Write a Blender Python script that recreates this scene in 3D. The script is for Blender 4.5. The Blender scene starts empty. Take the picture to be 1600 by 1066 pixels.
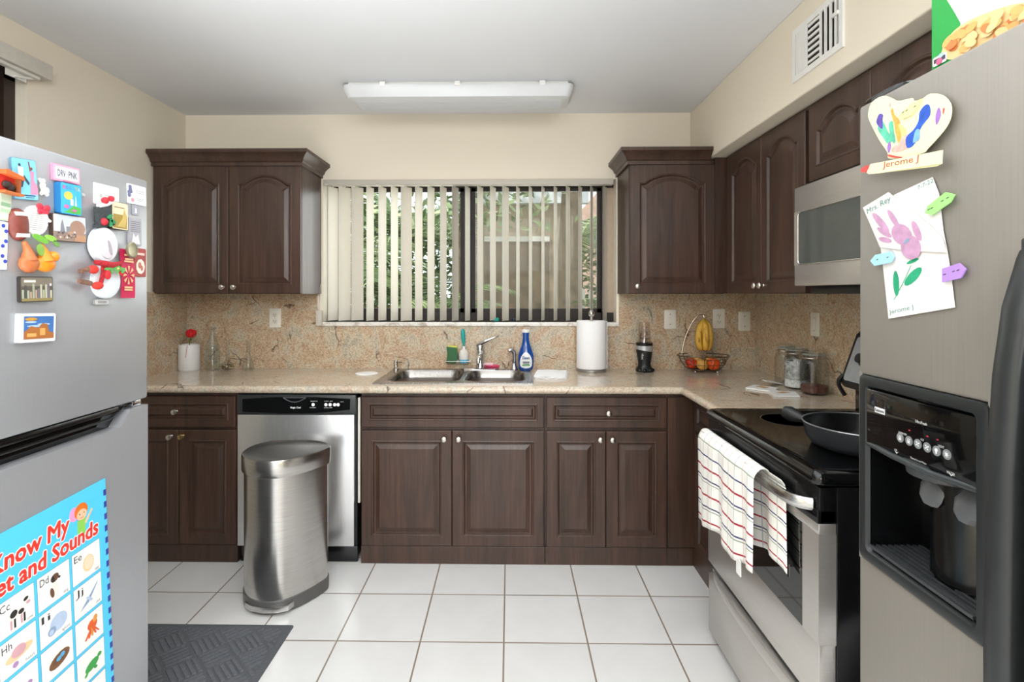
import bpy, bmesh, math, random
from mathutils import Matrix, Vector
PI = math.pi
sc = bpy.context.scene
COL = sc.collection
random.seed(7)

# ------------------------------------------------------------------ camera, sky, lights, exposure
CAM = (0.0, -3.28, 1.36)
YAW = math.radians(0.9)
FPX, PPX, PPY = 833.0, 783.0, 457.0
cd = bpy.data.cameras.new('camera')
cam = bpy.data.objects.new('camera', cd); COL.objects.link(cam)
cam.location = CAM
cam.rotation_euler = (PI / 2, 0, YAW)
cd.sensor_width = 36.0
cd.lens = FPX / 1600 * 36.0
cd.shift_x = (800 - PPX) / 1600
cd.shift_y = (PPY - 533) / 1600
cd.clip_start = 0.02
sc.camera = cam

sc.view_settings.view_transform = 'Standard'
sc.view_settings.look = 'None'
sc.view_settings.gamma = 1.0
sc.view_settings.use_curve_mapping = False
sc.view_settings.exposure = 0.06

world = bpy.data.worlds.new('sky'); sc.world = world
world.use_nodes = True
bg = world.node_tree.nodes['Background']
bg.inputs[0].default_value = (0.86, 0.93, 1.0, 1)
bg.inputs[1].default_value = 2.1

def area(name, loc, target, sx, sy, power, color=(1, 1, 1), spread=180):
    l = bpy.data.lights.new(name, 'AREA'); l.shape = 'RECTANGLE'
    l.size = sx; l.size_y = sy; l.energy = power; l.color = color; l.spread = math.radians(spread)
    o = bpy.data.objects.new(name, l); COL.objects.link(o)
    o.location = loc
    o.rotation_euler = (Vector(target) - Vector(loc)).to_track_quat('-Z', 'Y').to_euler()
    return o
sun = bpy.data.lights.new('sun', 'SUN'); sun.energy = 3.2; sun.angle = 0.03; sun.color = (1, 0.95, 0.86)
so = bpy.data.objects.new('sun', sun); COL.objects.link(so)
so.rotation_euler = (math.radians(38), 0, math.radians(-28))
area('rear_fill', (0.35, -4.5, 2.40), (-0.75, -2.3, 0.4), 3.0, 1.8, 96, (0.95, 0.975, 1.0), 130)  # added fill light behind the camera, no known fixture
area('far_rear_fill', (-0.2, -5.9, 2.40), (-0.2, -6.1, 0), 1.6, 1.0, 45, (0.97, 0.985, 1.0))  # unseen fill, added to brighten the rear room that the steel reflects
area('overhead_fill', (-0.35, -1.75, 2.445), (-0.45, -1.75, 0), 2.4, 2.0, 23, (0.95, 0.975, 1.0), 150)  # invented overhead panel; the kitchen's own fixture is off
area('ceiling_bounce_fill', (-1.0, -3.35, 0.75), (-1.15, -3.0, 2.46), 2.4, 1.0, 48, (0.93, 0.97, 1.0), 110)  # upward panel added out of view to brighten the ceiling
area('daylight_window', (-0.25, 0.45, 1.75), (-0.25, -3.0, 0.9), 1.9, 0.9, 26, (0.97, 0.99, 1.0))

# ------------------------------------------------------------------ pixel of the photograph -> point on a plane of the room
_c, _s = math.cos(YAW), math.sin(YAW)
def _ray(u, v):
    a = (u - PPX) / FPX
    return Vector((a * _c - _s, a * _s + _c, -(v - PPY) / FPX))
def onX(u, v, X):
    r = _ray(u, v); return Vector(CAM) + r * ((X - CAM[0]) / r.x)
def onY(u, v, Y):
    r = _ray(u, v); return Vector(CAM) + r * ((Y - CAM[1]) / r.y)
def onZ(u, v, Z):
    r = _ray(u, v); return Vector(CAM) + r * ((Z - CAM[2]) / r.z)

# ------------------------------------------------------------------ materials
def lin(h):
    h = h.lstrip('#')
    out = []
    for i in (0, 2, 4):
        c = int(h[i:i + 2], 16) / 255
        out.append(c / 12.92 if c <= 0.04045 else ((c + 0.055) / 1.055) ** 2.4)
    return (*out, 1.0)

class NT:
    def __init__(s, name):
        s.m = bpy.data.materials.new(name); s.m.use_nodes = True
        s.t = s.m.node_tree; s.n = s.t.nodes; s.b = s.n['Principled BSDF']
    def new(s, typ, **kw):
        n = s.n.new(typ)
        for k, v in kw.items(): setattr(n, k, v)
        return n
    def link(s, a, b): s.t.links.new(a, b)
    def coord(s, scale=(1, 1, 1), kind='Object', rot=(0, 0, 0)):
        tc = s.new('ShaderNodeTexCoord'); mp = s.new('ShaderNodeMapping')
        mp.inputs['Scale'].default_value = scale; mp.inputs['Rotation'].default_value = rot
        s.link(tc.outputs[kind], mp.inputs[0]); return mp.outputs[0]
    def noise(s, vec, scale, detail=4, rough=0.55, dist=0.0):
        n = s.new('ShaderNodeTexNoise')
        n.inputs['Scale'].default_value = scale; n.inputs['Detail'].default_value = detail
        n.inputs['Roughness'].default_value = rough; n.inputs['Distortion'].default_value = dist
        if vec is not None: s.link(vec, n.inputs['Vector'])
        return n.outputs[0]
    def ramp(s, fac, stops, interp='LINEAR'):
        r = s.new('ShaderNodeValToRGB'); e = r.color_ramp.elements
        r.color_ramp.interpolation = interp
        while len(e) < len(stops): e.new(0.5)
        for i, (p, c) in enumerate(stops):
            e[i].position = p; e[i].color = c if not isinstance(c, str) else lin(c)
        s.link(fac, r.inputs[0]); return r.outputs[0]
    def mix(s, fac, a, b, mode='MIX'):
        m = s.new('ShaderNodeMix'); m.data_type = 'RGBA'; m.blend_type = mode
        for k, v in ((0, fac), (6, a), (7, b)):
            if isinstance(v, (int, float)): m.inputs[k].default_value = v
            elif isinstance(v, (tuple, str)): m.inputs[k].default_value = lin(v) if isinstance(v, str) else v
            else: s.link(v, m.inputs[k])
        return m.outputs[2]
    def set(s, **kw):
        names = dict(col='Base Color', rough='Roughness', metal='Metallic', spec='Specular IOR Level', trans='Transmission Weight',
                     ior='IOR', coat='Coat Weight', alpha='Alpha', sub='Subsurface Weight', sheen='Sheen Weight', aniso='Anisotropic')
        for k, v in kw.items():
            i = s.b.inputs[names[k]]
            if isinstance(v, (int, float, tuple)): i.default_value = v
            elif isinstance(v, str): i.default_value = lin(v)
            else: s.link(v, i)
        return s
    def bump(s, h, strength=0.2, dist=0.002):
        b = s.new('ShaderNodeBump'); b.inputs['Strength'].default_value = strength; b.inputs['Distance'].default_value = dist
        s.link(h, b.inputs['Height']); s.link(b.outputs[0], s.b.inputs['Normal']); return s

_mc = {}
def flat(h, rough=0.5, metal=0.0, var=0.06, scale=30, spec=0.5):
    """plain colour with a faint procedural mottling"""
    key = (h, rough, metal, var, scale, spec)
    if key in _mc: return _mc[key]
    n = NT('paint_' + h.strip('#'))
    c = lin(h)
    d = tuple(max(0, x * (1 - var)) for x in c[:3]) + (1,); e = tuple(min(1, x * (1 + var)) for x in c[:3]) + (1,)
    f = n.noise(n.coord(), scale, 3)
    n.set(col=n.ramp(f, [(0.3, d), (0.7, e)]), rough=rough, metal=metal, spec=spec)
    _mc[key] = n.m
    return n.m

def m_wall(name, h, bump=0.15):
    n = NT(name); v = n.coord(kind='Object')
    c = lin(h); d = tuple(x * 0.965 for x in c[:3]) + (1,)
    n.set(col=n.ramp(n.noise(v, 1.6, 3), [(0.3, d), (0.7, c)]), rough=0.75)
    return n.bump(n.noise(v, 220, 3), bump, 0.001).m
WALL = m_wall('cream_wall_paint', '#f3e9d6')
CEIL = m_wall('white_ceiling_paint', '#f1f2f5')
def m_wood():
    n = NT('espresso_wood')
    v = n.coord((9, 9, 0.9)); w = n.coord((60, 60, 2.2)); x = n.coord((2.2, 2.2, 1.5))
    a = n.ramp(n.noise(v, 1.6, 5, 0.6, 0.6), [(0.28, '#35271f'), (0.5, '#47342a'), (0.75, '#563f34')])
    g = n.ramp(n.noise(w, 2.0, 3, 0.6, 0.3), [(0.35, (0.72, 0.70, 0.68, 1)), (0.65, (1.05, 1.02, 1.0, 1))])
    r = n.ramp(n.noise(x, 2.0, 2), [(0.4, (1, 1, 1, 1)), (0.75, (1.12, 0.99, 0.94, 1))])
    n.set(col=n.mix(1.0, n.mix(1.0, a, g, 'MULTIPLY'), r, 'MULTIPLY'), rough=0.36, spec=0.5)
    return n.bump(n.noise(w, 3.0, 3), 0.08, 0.001).m
WOOD = m_wood()
WOODD = flat('#2a1b16', 0.5)
def m_granite(name, gloss, light):
    n = NT(name); v = n.coord()
    big = n.noise(v, 5.5, 7, 0.66, 1.8)
    base = n.ramp(big, [(0.30, '#7d7666'), (0.40, '#a59c89'), (0.47, '#c9b596'), (0.515, '#b78a5c'), (0.58, '#ab6f3a'), (0.65, '#c9ac82'), (0.72, '#979083')])
    mid = n.noise(v, 30, 6, 0.7, 1.5)
    c = n.mix(0.36, base, n.ramp(mid, [(0.34, '#6a5c4a'), (0.45, '#ad9d86'), (0.54, '#e4d6bb'), (0.66, '#96683c')]))
    sp = n.noise(v, 110, 4, 0.7)
    c = n.mix(0.34, c, n.ramp(sp, [(0.38, '#493c30'), (0.48, '#bfae94'), (0.60, '#efe6d3')]))
    if light: c = n.mix(light, c, '#d6d0c5')
    # dark crack-like veins: warped cell borders shown in patches only
    wv = n.new('ShaderNodeVectorMath', operation='ADD'); nz = n.new('ShaderNodeTexNoise')
    nz.inputs['Scale'].default_value = 5.0; nz.inputs['Detail'].default_value = 5; n.link(v, nz.inputs['Vector'])
    sca = n.new('ShaderNodeVectorMath', operation='SCALE'); sca.inputs['Scale'].default_value = 0.22
    n.link(nz.outputs['Color'], sca.inputs[0]); n.link(v, wv.inputs[0]); n.link(sca.outputs[0], wv.inputs[1])
    vo = n.new('ShaderNodeTexVoronoi', feature='DISTANCE_TO_EDGE'); vo.inputs['Scale'].default_value = 4.2
    n.link(wv.outputs[0], vo.inputs['Vector'])
    line = n.ramp(vo.outputs['Distance'], [(0.0, (1, 1, 1, 1)), (0.022, (0, 0, 0, 1))])
    msk = n.ramp(n.noise(v, 6.5, 2), [(0.55, (0, 0, 0, 1)), (0.62, (1, 1, 1, 1))])
    c = n.mix(n.mix(1.0, line, msk, 'MULTIPLY'), c, '#4e3422')
    n.set(col=c, rough=gloss, spec=0.5, coat=0.25 if gloss < 0.2 else 0.0)
    return n.m
GRAN = m_granite('granite_worktop', 0.12, 0.3)
SPLASH = m_granite('granite_backsplash', 0.3, 0.0)
def m_steel(name, h, rough, metal, sc3=(2, 2, 90), var=0.07):
    n = NT(name); v = n.coord(sc3); c = lin(h)
    f = n.noise(v, 3.0, 3, 0.6)
    n.set(col=n.ramp(f, [(0.3, tuple(x * (1 - var) for x in c[:3]) + (1,)), (0.7, tuple(min(1, x * (1 + var)) for x in c[:3]) + (1,))]),
          rough=n.ramp(f, [(0.2, (rough * 0.85,) * 3 + (1,)), (0.8, (rough * 1.15,) * 3 + (1,))]), metal=metal)
    return n.m
STEEL = m_steel('brushed_steel', '#c4c3c1', 0.27, 1.0, (3, 3, 160))
STEELV = m_steel('brushed_steel_vertical', '#d4d4d4', 0.24, 0.85, (120, 120, 2))
FRIDGEL = m_steel('steel_look_fridge_finish', '#b1b3b7', 0.38, 0.45, (4, 60, 4), 0.02)
FRIDGER = m_steel('warm_steel_fridge_finish', '#918c85', 0.46, 0.3, (150, 150, 2), 0.05)
RANGE = m_steel('range_steel', '#cdc9c4', 0.32, 0.75, (3, 3, 160), 0.05)
CHROME = flat('#d6d6d8', 0.1, 1.0, 0.02)
NICKEL = flat('#cfc9c0', 0.26, 1.0, 0.03)
BLACK = flat('#0c0d0e', 0.22, 0, 0.1)
BLACKG = flat('#08090a', 0.06, 0, 0.1)
BLACKM = flat('#17191a', 0.45, 0, 0.1)
DGREY = flat('#2a2d2e', 0.4)
GREY = flat('#8d8e90', 0.4)
WHITE = flat('#f1f0ec', 0.45, 0, 0.02)
PAPER = flat('#e4e2de', 0.8, 0, 0.02)
PLATE = flat('#ece6d8', 0.4, 0, 0.02)
def m_thin_glass(name, tint=(0.97, 0.98, 0.97, 1), refl=1.0):
    n = NT(name); out = n.n['Material Output']
    tr = n.new('ShaderNodeBsdfTransparent'); tr.inputs[0].default_value = tint
    gl = n.new('ShaderNodeBsdfGlossy'); gl.inputs['Roughness'].default_value = 0.03
    lw = n.new('ShaderNodeLayerWeight'); lw.inputs[0].default_value = 0.5
    pw = n.new('ShaderNodeMath', operation='POWER'); pw.inputs[1].default_value = 3.5; n.link(lw.outputs['Facing'], pw.inputs[0])
    mu = n.new('ShaderNodeMath', operation='MULTIPLY_ADD'); mu.inputs[1].default_value = refl * 0.6; mu.inputs[2].default_value = 0.035 * refl if refl > .3 else .006
    n.link(pw.outputs[0], mu.inputs[0])
    mx = n.new('ShaderNodeMixShader')
    n.link(mu.outputs[0], mx.inputs[0]); n.link(tr.outputs[0], mx.inputs[1]); n.link(gl.outputs[0], mx.inputs[2])
    n.link(mx.outputs[0], out.inputs[0]); return n.m
PANE = m_thin_glass('window_pane_glass', (0.92, 0.93, 0.91, 1), 0.22)
GLASS = m_thin_glass('jar_glass', (0.965, 0.975, 0.97, 1), 0.8)
def m_tile():
    n = NT('white_floor_tile'); v = n.coord(kind='Object')
    br = n.new('ShaderNodeTexBrick'); br.offset = 0; br.squash = 1
    br.inputs['Scale'].default_value = 1.0
    br.inputs['Brick Width'].default_value = 0.3255; br.inputs['Row Height'].default_value = 0.3255
    br.inputs['Mortar Size'].default_value = 0.0034; br.inputs['Mortar Smooth'].default_value = 0.15
    br.inputs['Color1'].default_value = lin('#e0dfdd'); br.inputs['Color2'].default_value = lin('#dbdad8')
    br.inputs['Mortar'].default_value = lin('#8d7f70')
    n.link(v, br.inputs['Vector'])
    sm = n.ramp(n.noise(v, 5, 4), [(0.35, (0.95, 0.945, 0.935, 1)), (0.65, (1, 1, 1, 1))])
    n.set(col=n.mix(1.0, br.outputs['Color'], sm, 'MULTIPLY'), rough=0.28)
    inv = n.new('ShaderNodeMath', operation='SUBTRACT'); inv.inputs[0].default_value = 1.0
    n.link(br.outputs['Fac'], inv.inputs[1])
    return n.bump(inv.outputs[0], 0.5, 0.002).m
TILE = m_tile()

# ------------------------------------------------------------------ mesh building
def fr(o, u, v):
    u = Vector(u).normalized(); v = Vector(v); v = (v - u * u.dot(v)).normalized(); n = u.cross(v)
    M = Matrix.Identity(4)
    for i in range(3):
        M[i][0] = u[i]; M[i][1] = v[i]; M[i][2] = n[i]; M[i][3] = o[i]
    return M
def BACK(x, z, y): return fr((x, y, z), (1, 0, 0), (0, 0, 1))        # face looking towards the camera (-Y)
def RIGHT(y, z, x): return fr((x, y, z), (0, -1, 0), (0, 0, 1))      # face looking left (-X)
def LEFT(y, z, x): return fr((x, y, z), (0, 1, 0), (0, 0, 1))        # face looking right (+X)
I4 = Matrix.Identity(4)

class MB:
    def __init__(s): s.V = []; s.Fc = []; s.M = []
    def add(s, vs, fs, mi=0, T=I4):
        k = len(s.V)
        s.V += [tuple(T @ Vector(v)) for v in vs]
        s.Fc += [tuple(i + k for i in f) for f in fs]; s.M += [mi] * len(fs)
        return s
    def box(s, x0, x1, y0, y1, z0, z1, mi=0, bev=0.0, T=I4, seg=2):
        x0, x1 = min(x0, x1), max(x0, x1); y0, y1 = min(y0, y1), max(y0, y1); z0, z1 = min(z0, z1), max(z0, z1)
        bm = bmesh.new(); bmesh.ops.create_cube(bm, size=1)
        for v in bm.verts:
            v.co = Vector(((x0 + x1) / 2 + v.co.x * (x1 - x0), (y0 + y1) / 2 + v.co.y * (y1 - y0), (z0 + z1) / 2 + v.co.z * (z1 - z0)))
        if bev > 0:
            b = min(bev, 0.48 * min(x1 - x0, y1 - y0, z1 - z0))
            bmesh.ops.bevel(bm, geom=bm.edges[:], offset=b, segments=seg, affect='EDGES', profile=0.5)
        bm.verts.index_update()
        s.add([v.co[:] for v in bm.verts], [[v.index for v in f.verts] for f in bm.faces], mi, T); bm.free(); return s
    def prism(s, pts, h, mi=0, T=I4, z=0.0):
        """polygon in local xy, extruded from z to z+h; thin prints are stacked a hair apart"""
        if h <= .0007: s.k = getattr(s, 'k', 0) + 1; z += 1.2e-5 * s.k
        n = len(pts)
        vs = [(p[0], p[1], z) for p in pts] + [(p[0], p[1], z + h) for p in pts]
        fs = [tuple(range(n))[::-1], tuple(range(n, 2 * n))] + [(i, (i + 1) % n, n + (i + 1) % n, n + i) for i in range(n)]
        return s.add(vs, fs, mi, T)
    def rect(s, x0, y0, x1, y1, h, mi=0, T=I4, z=0.0): return s.prism([(x0, y0), (x1, y0), (x1, y1), (x0, y1)], h, mi, T, z)
    def rrect(s, x0, y0, x1, y1, r, h, mi=0, T=I4, z=0.0): return s.prism(rr(x0, y0, x1, y1, r), h, mi, T, z)
    def disc(s, cx, cy, rx, ry, h, mi=0, T=I4, z=0.0, n=24, rot=0.0):
        c, q = math.cos(rot), math.sin(rot)
        return s.prism([(cx + rx * math.cos(a) * c - ry * math.sin(a) * q, cy + rx * math.cos(a) * q + ry * math.sin(a) * c)
                        for a in [2 * PI * i / n for i in range(n)]], h, mi, T, z)
    def loft(s, rings, mi=0, T=I4, cap=(True, True), closed=True):
        n = len(rings[0]); vs = [p for r in rings for p in r]; fs = []
        m = n if closed else n - 1
        for k in range(len(rings) - 1):
            for i in range(m):
                j = (i + 1) % n; fs.append((k * n + i, k * n + j, (k + 1) * n + j, (k + 1) * n + i))
        if cap[0]: fs.append(tuple(range(n))[::-1])
        if cap[1]: fs.append(tuple(range((len(rings) - 1) * n, len(rings) * n)))
        return s.add(vs, fs, mi, T)
    def lathe(s, prof, T=I4, n=28, mi=0):
        """profile of (radius, height) turned about local z"""
        rings = [[(max(r, 1e-5) * math.cos(2 * PI * i / n), max(r, 1e-5) * math.sin(2 * PI * i / n), z) for i in range(n)] for r, z in prof]
        return s.loft(rings, mi, T)
    def tube(s, pts, r, n=8, mi=0, T=I4, closed=False):
        P = [Vector(p) for p in pts]; m = len(P); R = r if isinstance(r, (list, tuple)) else [r] * m
        def tang(i):
            if closed: return (P[(i + 1) % m] - P[i - 1]).normalized()
            return (P[min(i + 1, m - 1)] - P[max(i - 1, 0)]).normalized()
        t = tang(0); a = t.orthogonal().normalized(); rings = []
        for i in range(m):
            t2 = tang(i); a = (a - t2 * a.dot(t2))
            a = a.normalized() if a.length > 1e-6 else t2.orthogonal().normalized()
            b = t2.cross(a)
            rings.append([tuple(P[i] + (a * math.cos(2 * PI * k / n) + b * math.sin(2 * PI * k / n)) * R[i]) for k in range(n)])
        if closed:
            return s.loft(rings + [rings[0]], mi, T, (False, False))
        return s.loft(rings, mi, T)
    def ball(s, c, r, mi=0, T=I4, n=16, m=10):
        r = r if isinstance(r, (list, tuple)) else (r, r, r)
        rings = []
        for k in range(m + 1):
            ph = PI * k / m; q = max(math.sin(ph), 1e-4)
            rings.append([(c[0] + r[0] * q * math.cos(2 * PI * i / n), c[1] + r[1] * q * math.sin(2 * PI * i / n), c[2] - r[2] * math.cos(ph)) for i in range(n)])
        return s.loft(rings, mi, T)
    def text(s, body, x, y, size, h, mi=0, T=I4, z=0.0, width=None, align='LEFT', rot=0.0, bold=0.0, shear=0.0):
        vs, fs = text_mesh(body, bold, shear)
        if not vs: return s
        x0 = min(v[0] for v in vs); x1 = max(v[0] for v in vs)
        kx = width / (x1 - x0) if width else size
        ox = {'LEFT': -x0, 'CENTER': -(x0 + x1) / 2, 'RIGHT': -x1}[align]
        c, q = math.cos(rot), math.sin(rot); out = []
        for v in vs:
            a, b = (v[0] + ox) * kx, v[1] * size
            out.append((x + a * c - b * q, y + a * q + b * c, z + h))
        return s.add(out, fs, mi, T)
_tc = {}
def text_mesh(body, bold, shear):
    k = (body, bold, shear)
    if k not in _tc:
        cu = bpy.data.curves.new('lettering', 'FONT'); cu.body = body; cu.size = 1.0; cu.offset = bold; cu.shear = shear; cu.resolution_u = 2
        o = bpy.data.objects.new('lettering', cu); COL.objects.link(o)
        bpy.context.view_layer.update()
        me = o.evaluated_get(bpy.context.evaluated_depsgraph_get()).to_mesh()
        _tc[k] = ([v.co[:] for v in me.vertices], [tuple(p.vertices) for p in me.polygons])
        bpy.data.objects.remove(o); bpy.data.curves.remove(cu)
    return _tc[k]
def rr(x0, y0, x1, y1, r, n=5):
    pts = []
    for cx, cy, a0 in ((x1 - r, y0 + r, -PI / 2), (x1 - r, y1 - r, 0), (x0 + r, y1 - r, PI / 2), (x0 + r, y0 + r, PI)):
        pts += [(cx + r * math.cos(a0 + PI / 2 * k / n), cy + r * math.sin(a0 + PI / 2 * k / n)) for k in range(n + 1)]
    return pts
def spline(pts, k=6, closed=True):
    P = [Vector(p) for p in pts]; n = len(P); out = []
    rng = range(n) if closed else range(n - 1)
    for i in rng:
        if closed: a, b, c, d = P[i - 1], P[i], P[(i + 1) % n], P[(i + 2) % n]
        else: a, b, c, d = P[max(i - 1, 0)], P[i], P[i + 1], P[min(i + 2, n - 1)]
        for j in range(k):
            t = j / k
            out.append(0.5 * ((2 * b) + (c - a) * t + (2 * a - 5 * b + 4 * c - d) * t * t + (3 * b - a - 3 * c + d) * t ** 3))
    if not closed: out.append(P[-1])
    return [tuple(p) for p in out]

Wm = {}
def mats_of(m): return m if isinstance(m, (list, tuple)) else [m]
def obj(name, mb, m, parent=None, smooth=38, label=None, loc=None, local=False, kind=None):
    """ONE mesh object; vertices are given in room coordinates and kept relative to the parent"""
    base = Wm[parent.name] if parent is not None else (Matrix.Translation(loc) if loc is not None else I4)
    inv = I4 if local else base.inverted()
    me = bpy.data.meshes.new(name)
    me.from_pydata([tuple(inv @ Vector(v)) for v in mb.V], [], mb.Fc)
    for q in mats_of(m): me.materials.append(q)
    me.polygons.foreach_set('material_index', mb.M)
    bm = bmesh.new(); bm.from_mesh(me); bmesh.ops.recalc_face_normals(bm, faces=bm.faces[:]); bm.to_mesh(me); bm.free()
    if smooth:
        me.polygons.foreach_set('use_smooth', [True] * len(me.polygons)); me.set_sharp_from_angle(angle=math.radians(smooth))
    o = bpy.data.objects.new(name, me); COL.objects.link(o)
    if parent is not None: o.parent = parent
    elif loc is not None: o.location = loc
    Wm[o.name] = base
    if label: o['label'] = label
    if kind: o['kind'] = kind
    return o
def thing(name, label, cat, loc=(0, 0, 0), rot=(0, 0, 0), group=None):
    o = bpy.data.objects.new(name, None); COL.objects.link(o); o.empty_display_size = 0.05
    o.location = loc; o.rotation_euler = rot
    from mathutils import Euler
    Wm[o.name] = Matrix.Translation(loc) @ Euler(rot).to_matrix().to_4x4()
    o['label'] = label; o['category'] = cat
    if group: o['group'] = group
    return o
def solo(name, mb, m, label, cat, group=None, smooth=38, kind=None):
    xs = [v[0] for v in mb.V]; ys = [v[1] for v in mb.V]; zs = [v[2] for v in mb.V]
    o = obj(name, mb, m, None, smooth, loc=((min(xs) + max(xs)) / 2, (min(ys) + max(ys)) / 2, min(zs)))
    o['label'] = label; o['category'] = cat
    if group: o['group'] = group
    if kind: o['kind'] = kind
    return o
def struct(name, mb, m, smooth=0, parent=None):
    o = obj(name, mb, m, parent, smooth)
    if parent is None: o['kind'] = 'structure'
    return o
# ================================================================== THE ROOM
XL, XR, ZC, YR = -2.01, 1.51, 2.46, -6.6
WT = 0.18
WX0, WX1, WZ0, WZ1 = -1.152, 0.655, 1.178, 2.055          # opening of the window over the sink
flo = obj('floor', MB().box(XL, XR, YR, 0, -0.06, 0), TILE, None, 0, loc=(-0.022, -0.885, 0)); flo['kind'] = 'structure'
struct('ceiling', MB().box(XL - WT, XR + WT, YR - WT, WT, ZC, ZC + 0.1), CEIL)
w = MB()
w.box(XL - WT, WX0, 0, WT, -0.06, ZC).box(WX1, XR + WT, 0, WT, -0.06, ZC)
w.box(WX0, WX1, 0, WT, -0.06, WZ0).box(WX0, WX1, 0, WT, WZ1, ZC)
struct('wall_back', w, WALL)
# left wall with a high window beside the refrigerator
LWY0, LWY1, LWZ0, LWZ1 = -2.25, -1.09, 1.25, 2.285
w = MB()
w.box(XL - WT, XL, LWY1, 0, -0.06, ZC).box(XL - WT, XL, YR, LWY0, -0.06, ZC)
w.box(XL - WT, XL, LWY0, LWY1, -0.06, LWZ0).box(XL - WT, XL, LWY0, LWY1, LWZ1, ZC)
struct('wall_left', w, WALL)
struct('wall_right', MB().box(XR, XR + WT, YR, 0, -0.06, ZC), WALL)
w = MB()
w.box(XL, -1.2, YR - WT, YR, -0.06, ZC).box(0.9, XR, YR - WT, YR, -0.06, ZC).box(-1.2, 0.9, YR - WT, YR, 2.05, ZC)
struct('wall_rear', w, WALL)
SFX, SFZ = 1.105, 2.105
struct('soffit', MB().box(SFX, XR, -3.6, 0, SFZ, ZC, bev=0.006), WALL)

# granite backsplash slabs: left return, back wall, right wall
SZ0, SZ1 = 0.89, 1.362
st = 0.02
q = MB().box(XL + st, WX0 - 0.035, -st, -.0008, SZ0, SZ1).box(WX0 - 0.035, WX1 + 0.015, -st, -.0008, SZ0, 1.152).box(WX1 + 0.015, XR - st, -st, -.0008, SZ0, SZ1)
solo('backsplash', q, SPLASH, 'long veined beige granite backsplash on the back wall under the window', 'backsplash')
solo('backsplash', MB().box(XL + .0008, XL + st, -0.62, -.001, SZ0, SZ1), SPLASH, 'short granite backsplash return on the left wall beside the tall fridge', 'backsplash')
solo('backsplash', MB().box(XR - st, XR - .0008, -2.0, -.001, SZ0, SZ1), SPLASH, 'granite backsplash on the right wall behind the glass jars and range', 'backsplash')

# ---- window over the sink
win = bpy.data.objects.new('window_1', None); COL.objects.link(win); win['kind'] = 'structure'; win.location = (-0.25, 0.1, WZ0)
Wm['window_1'] = Matrix.Translation(win.location)
BRONZE = flat('#251b15', 0.6)
sn = NT('insect_screen_mesh'); st_m = sn.new('ShaderNodeBsdfTransparent'); df_m = sn.new('ShaderNodeBsdfDiffuse'); df_m.inputs[0].default_value = lin('#b3a99c')
mx_m = sn.new('ShaderNodeMixShader'); mx_m.inputs[0].default_value = .16; sn.link(st_m.outputs[0], mx_m.inputs[1]); sn.link(df_m.outputs[0], mx_m.inputs[2]); sn.link(mx_m.outputs[0], sn.n['Material Output'].inputs[0])
SCREEN = sn.m
fy0, fy1 = 0.085, 0.135
f = MB()
f.box(WX0, WX1, fy0, fy1, WZ0, WZ0 + 0.055).box(WX0, WX1, fy0, fy1, WZ1 - 0.035, WZ1)
f.box(WX0, WX0 + 0.03, fy0, fy1, WZ0, WZ1).box(WX1 - 0.075, WX1 - 0.045, fy0, fy1, WZ0, WZ1)
f.box(WX1 - 0.045, WX1, fy0 + 0.01, fy1, WZ0, WZ1, mi=1)
obj('window_frame', f, [BRONZE, flat('#b9a792', 0.6)], win, 0)
xm = onY(731, 400, 0.1).x
obj('mullion', MB().box(xm - 0.024, xm + 0.024, fy0 - 0.012, fy1, WZ0 + 0.05, WZ1 - 0.03, bev=0.003), BRONZE, win)
for a, b, yy in ((WX0 + 0.03, xm - 0.02, 0.112), (xm + 0.02, WX1 - 0.075, 0.104)):
    s_ = MB(); z0, z1 = WZ0 + 0.05, WZ1 - 0.034
    for x0, x1, c0, c1 in ((a, a + 0.028, z0, z1), (b - 0.028, b, z0, z1), (a, b, z0, z0 + 0.03), (a, b, z1 - 0.022, z1)):
        s_.box(x0, x1, yy - 0.01, yy + 0.01, c0, c1)
    sash = obj('sash', s_, BRONZE, win, 0)
    obj('pane', MB().box(a + 0.02, b - 0.02, yy - 0.002, yy + 0.002, z0 + 0.02, z1 - 0.015), PANE, sash, 0)
    if a > xm: obj('insect_screen', MB().box(a + 0.02, b - 0.02, yy + 0.006, yy + 0.0065, z0 + 0.02, z1 - 0.015), SCREEN, sash, 0)
MARB = NT('white_marble'); MARB.set(col=MARB.ramp(MARB.noise(MARB.coord(), 9, 6, 0.6, 2.0), [(0.35, '#b9ada0'), (0.5, '#ece6dc'), (0.7, '#f1ede5')]), rough=0.3)
obj('sill', MB().box(WX0 - 0.03, WX1 + 0.012, -0.03, 0.085, WZ0 - 0.026, WZ0, bev=0.004), MARB.m, win)

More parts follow.
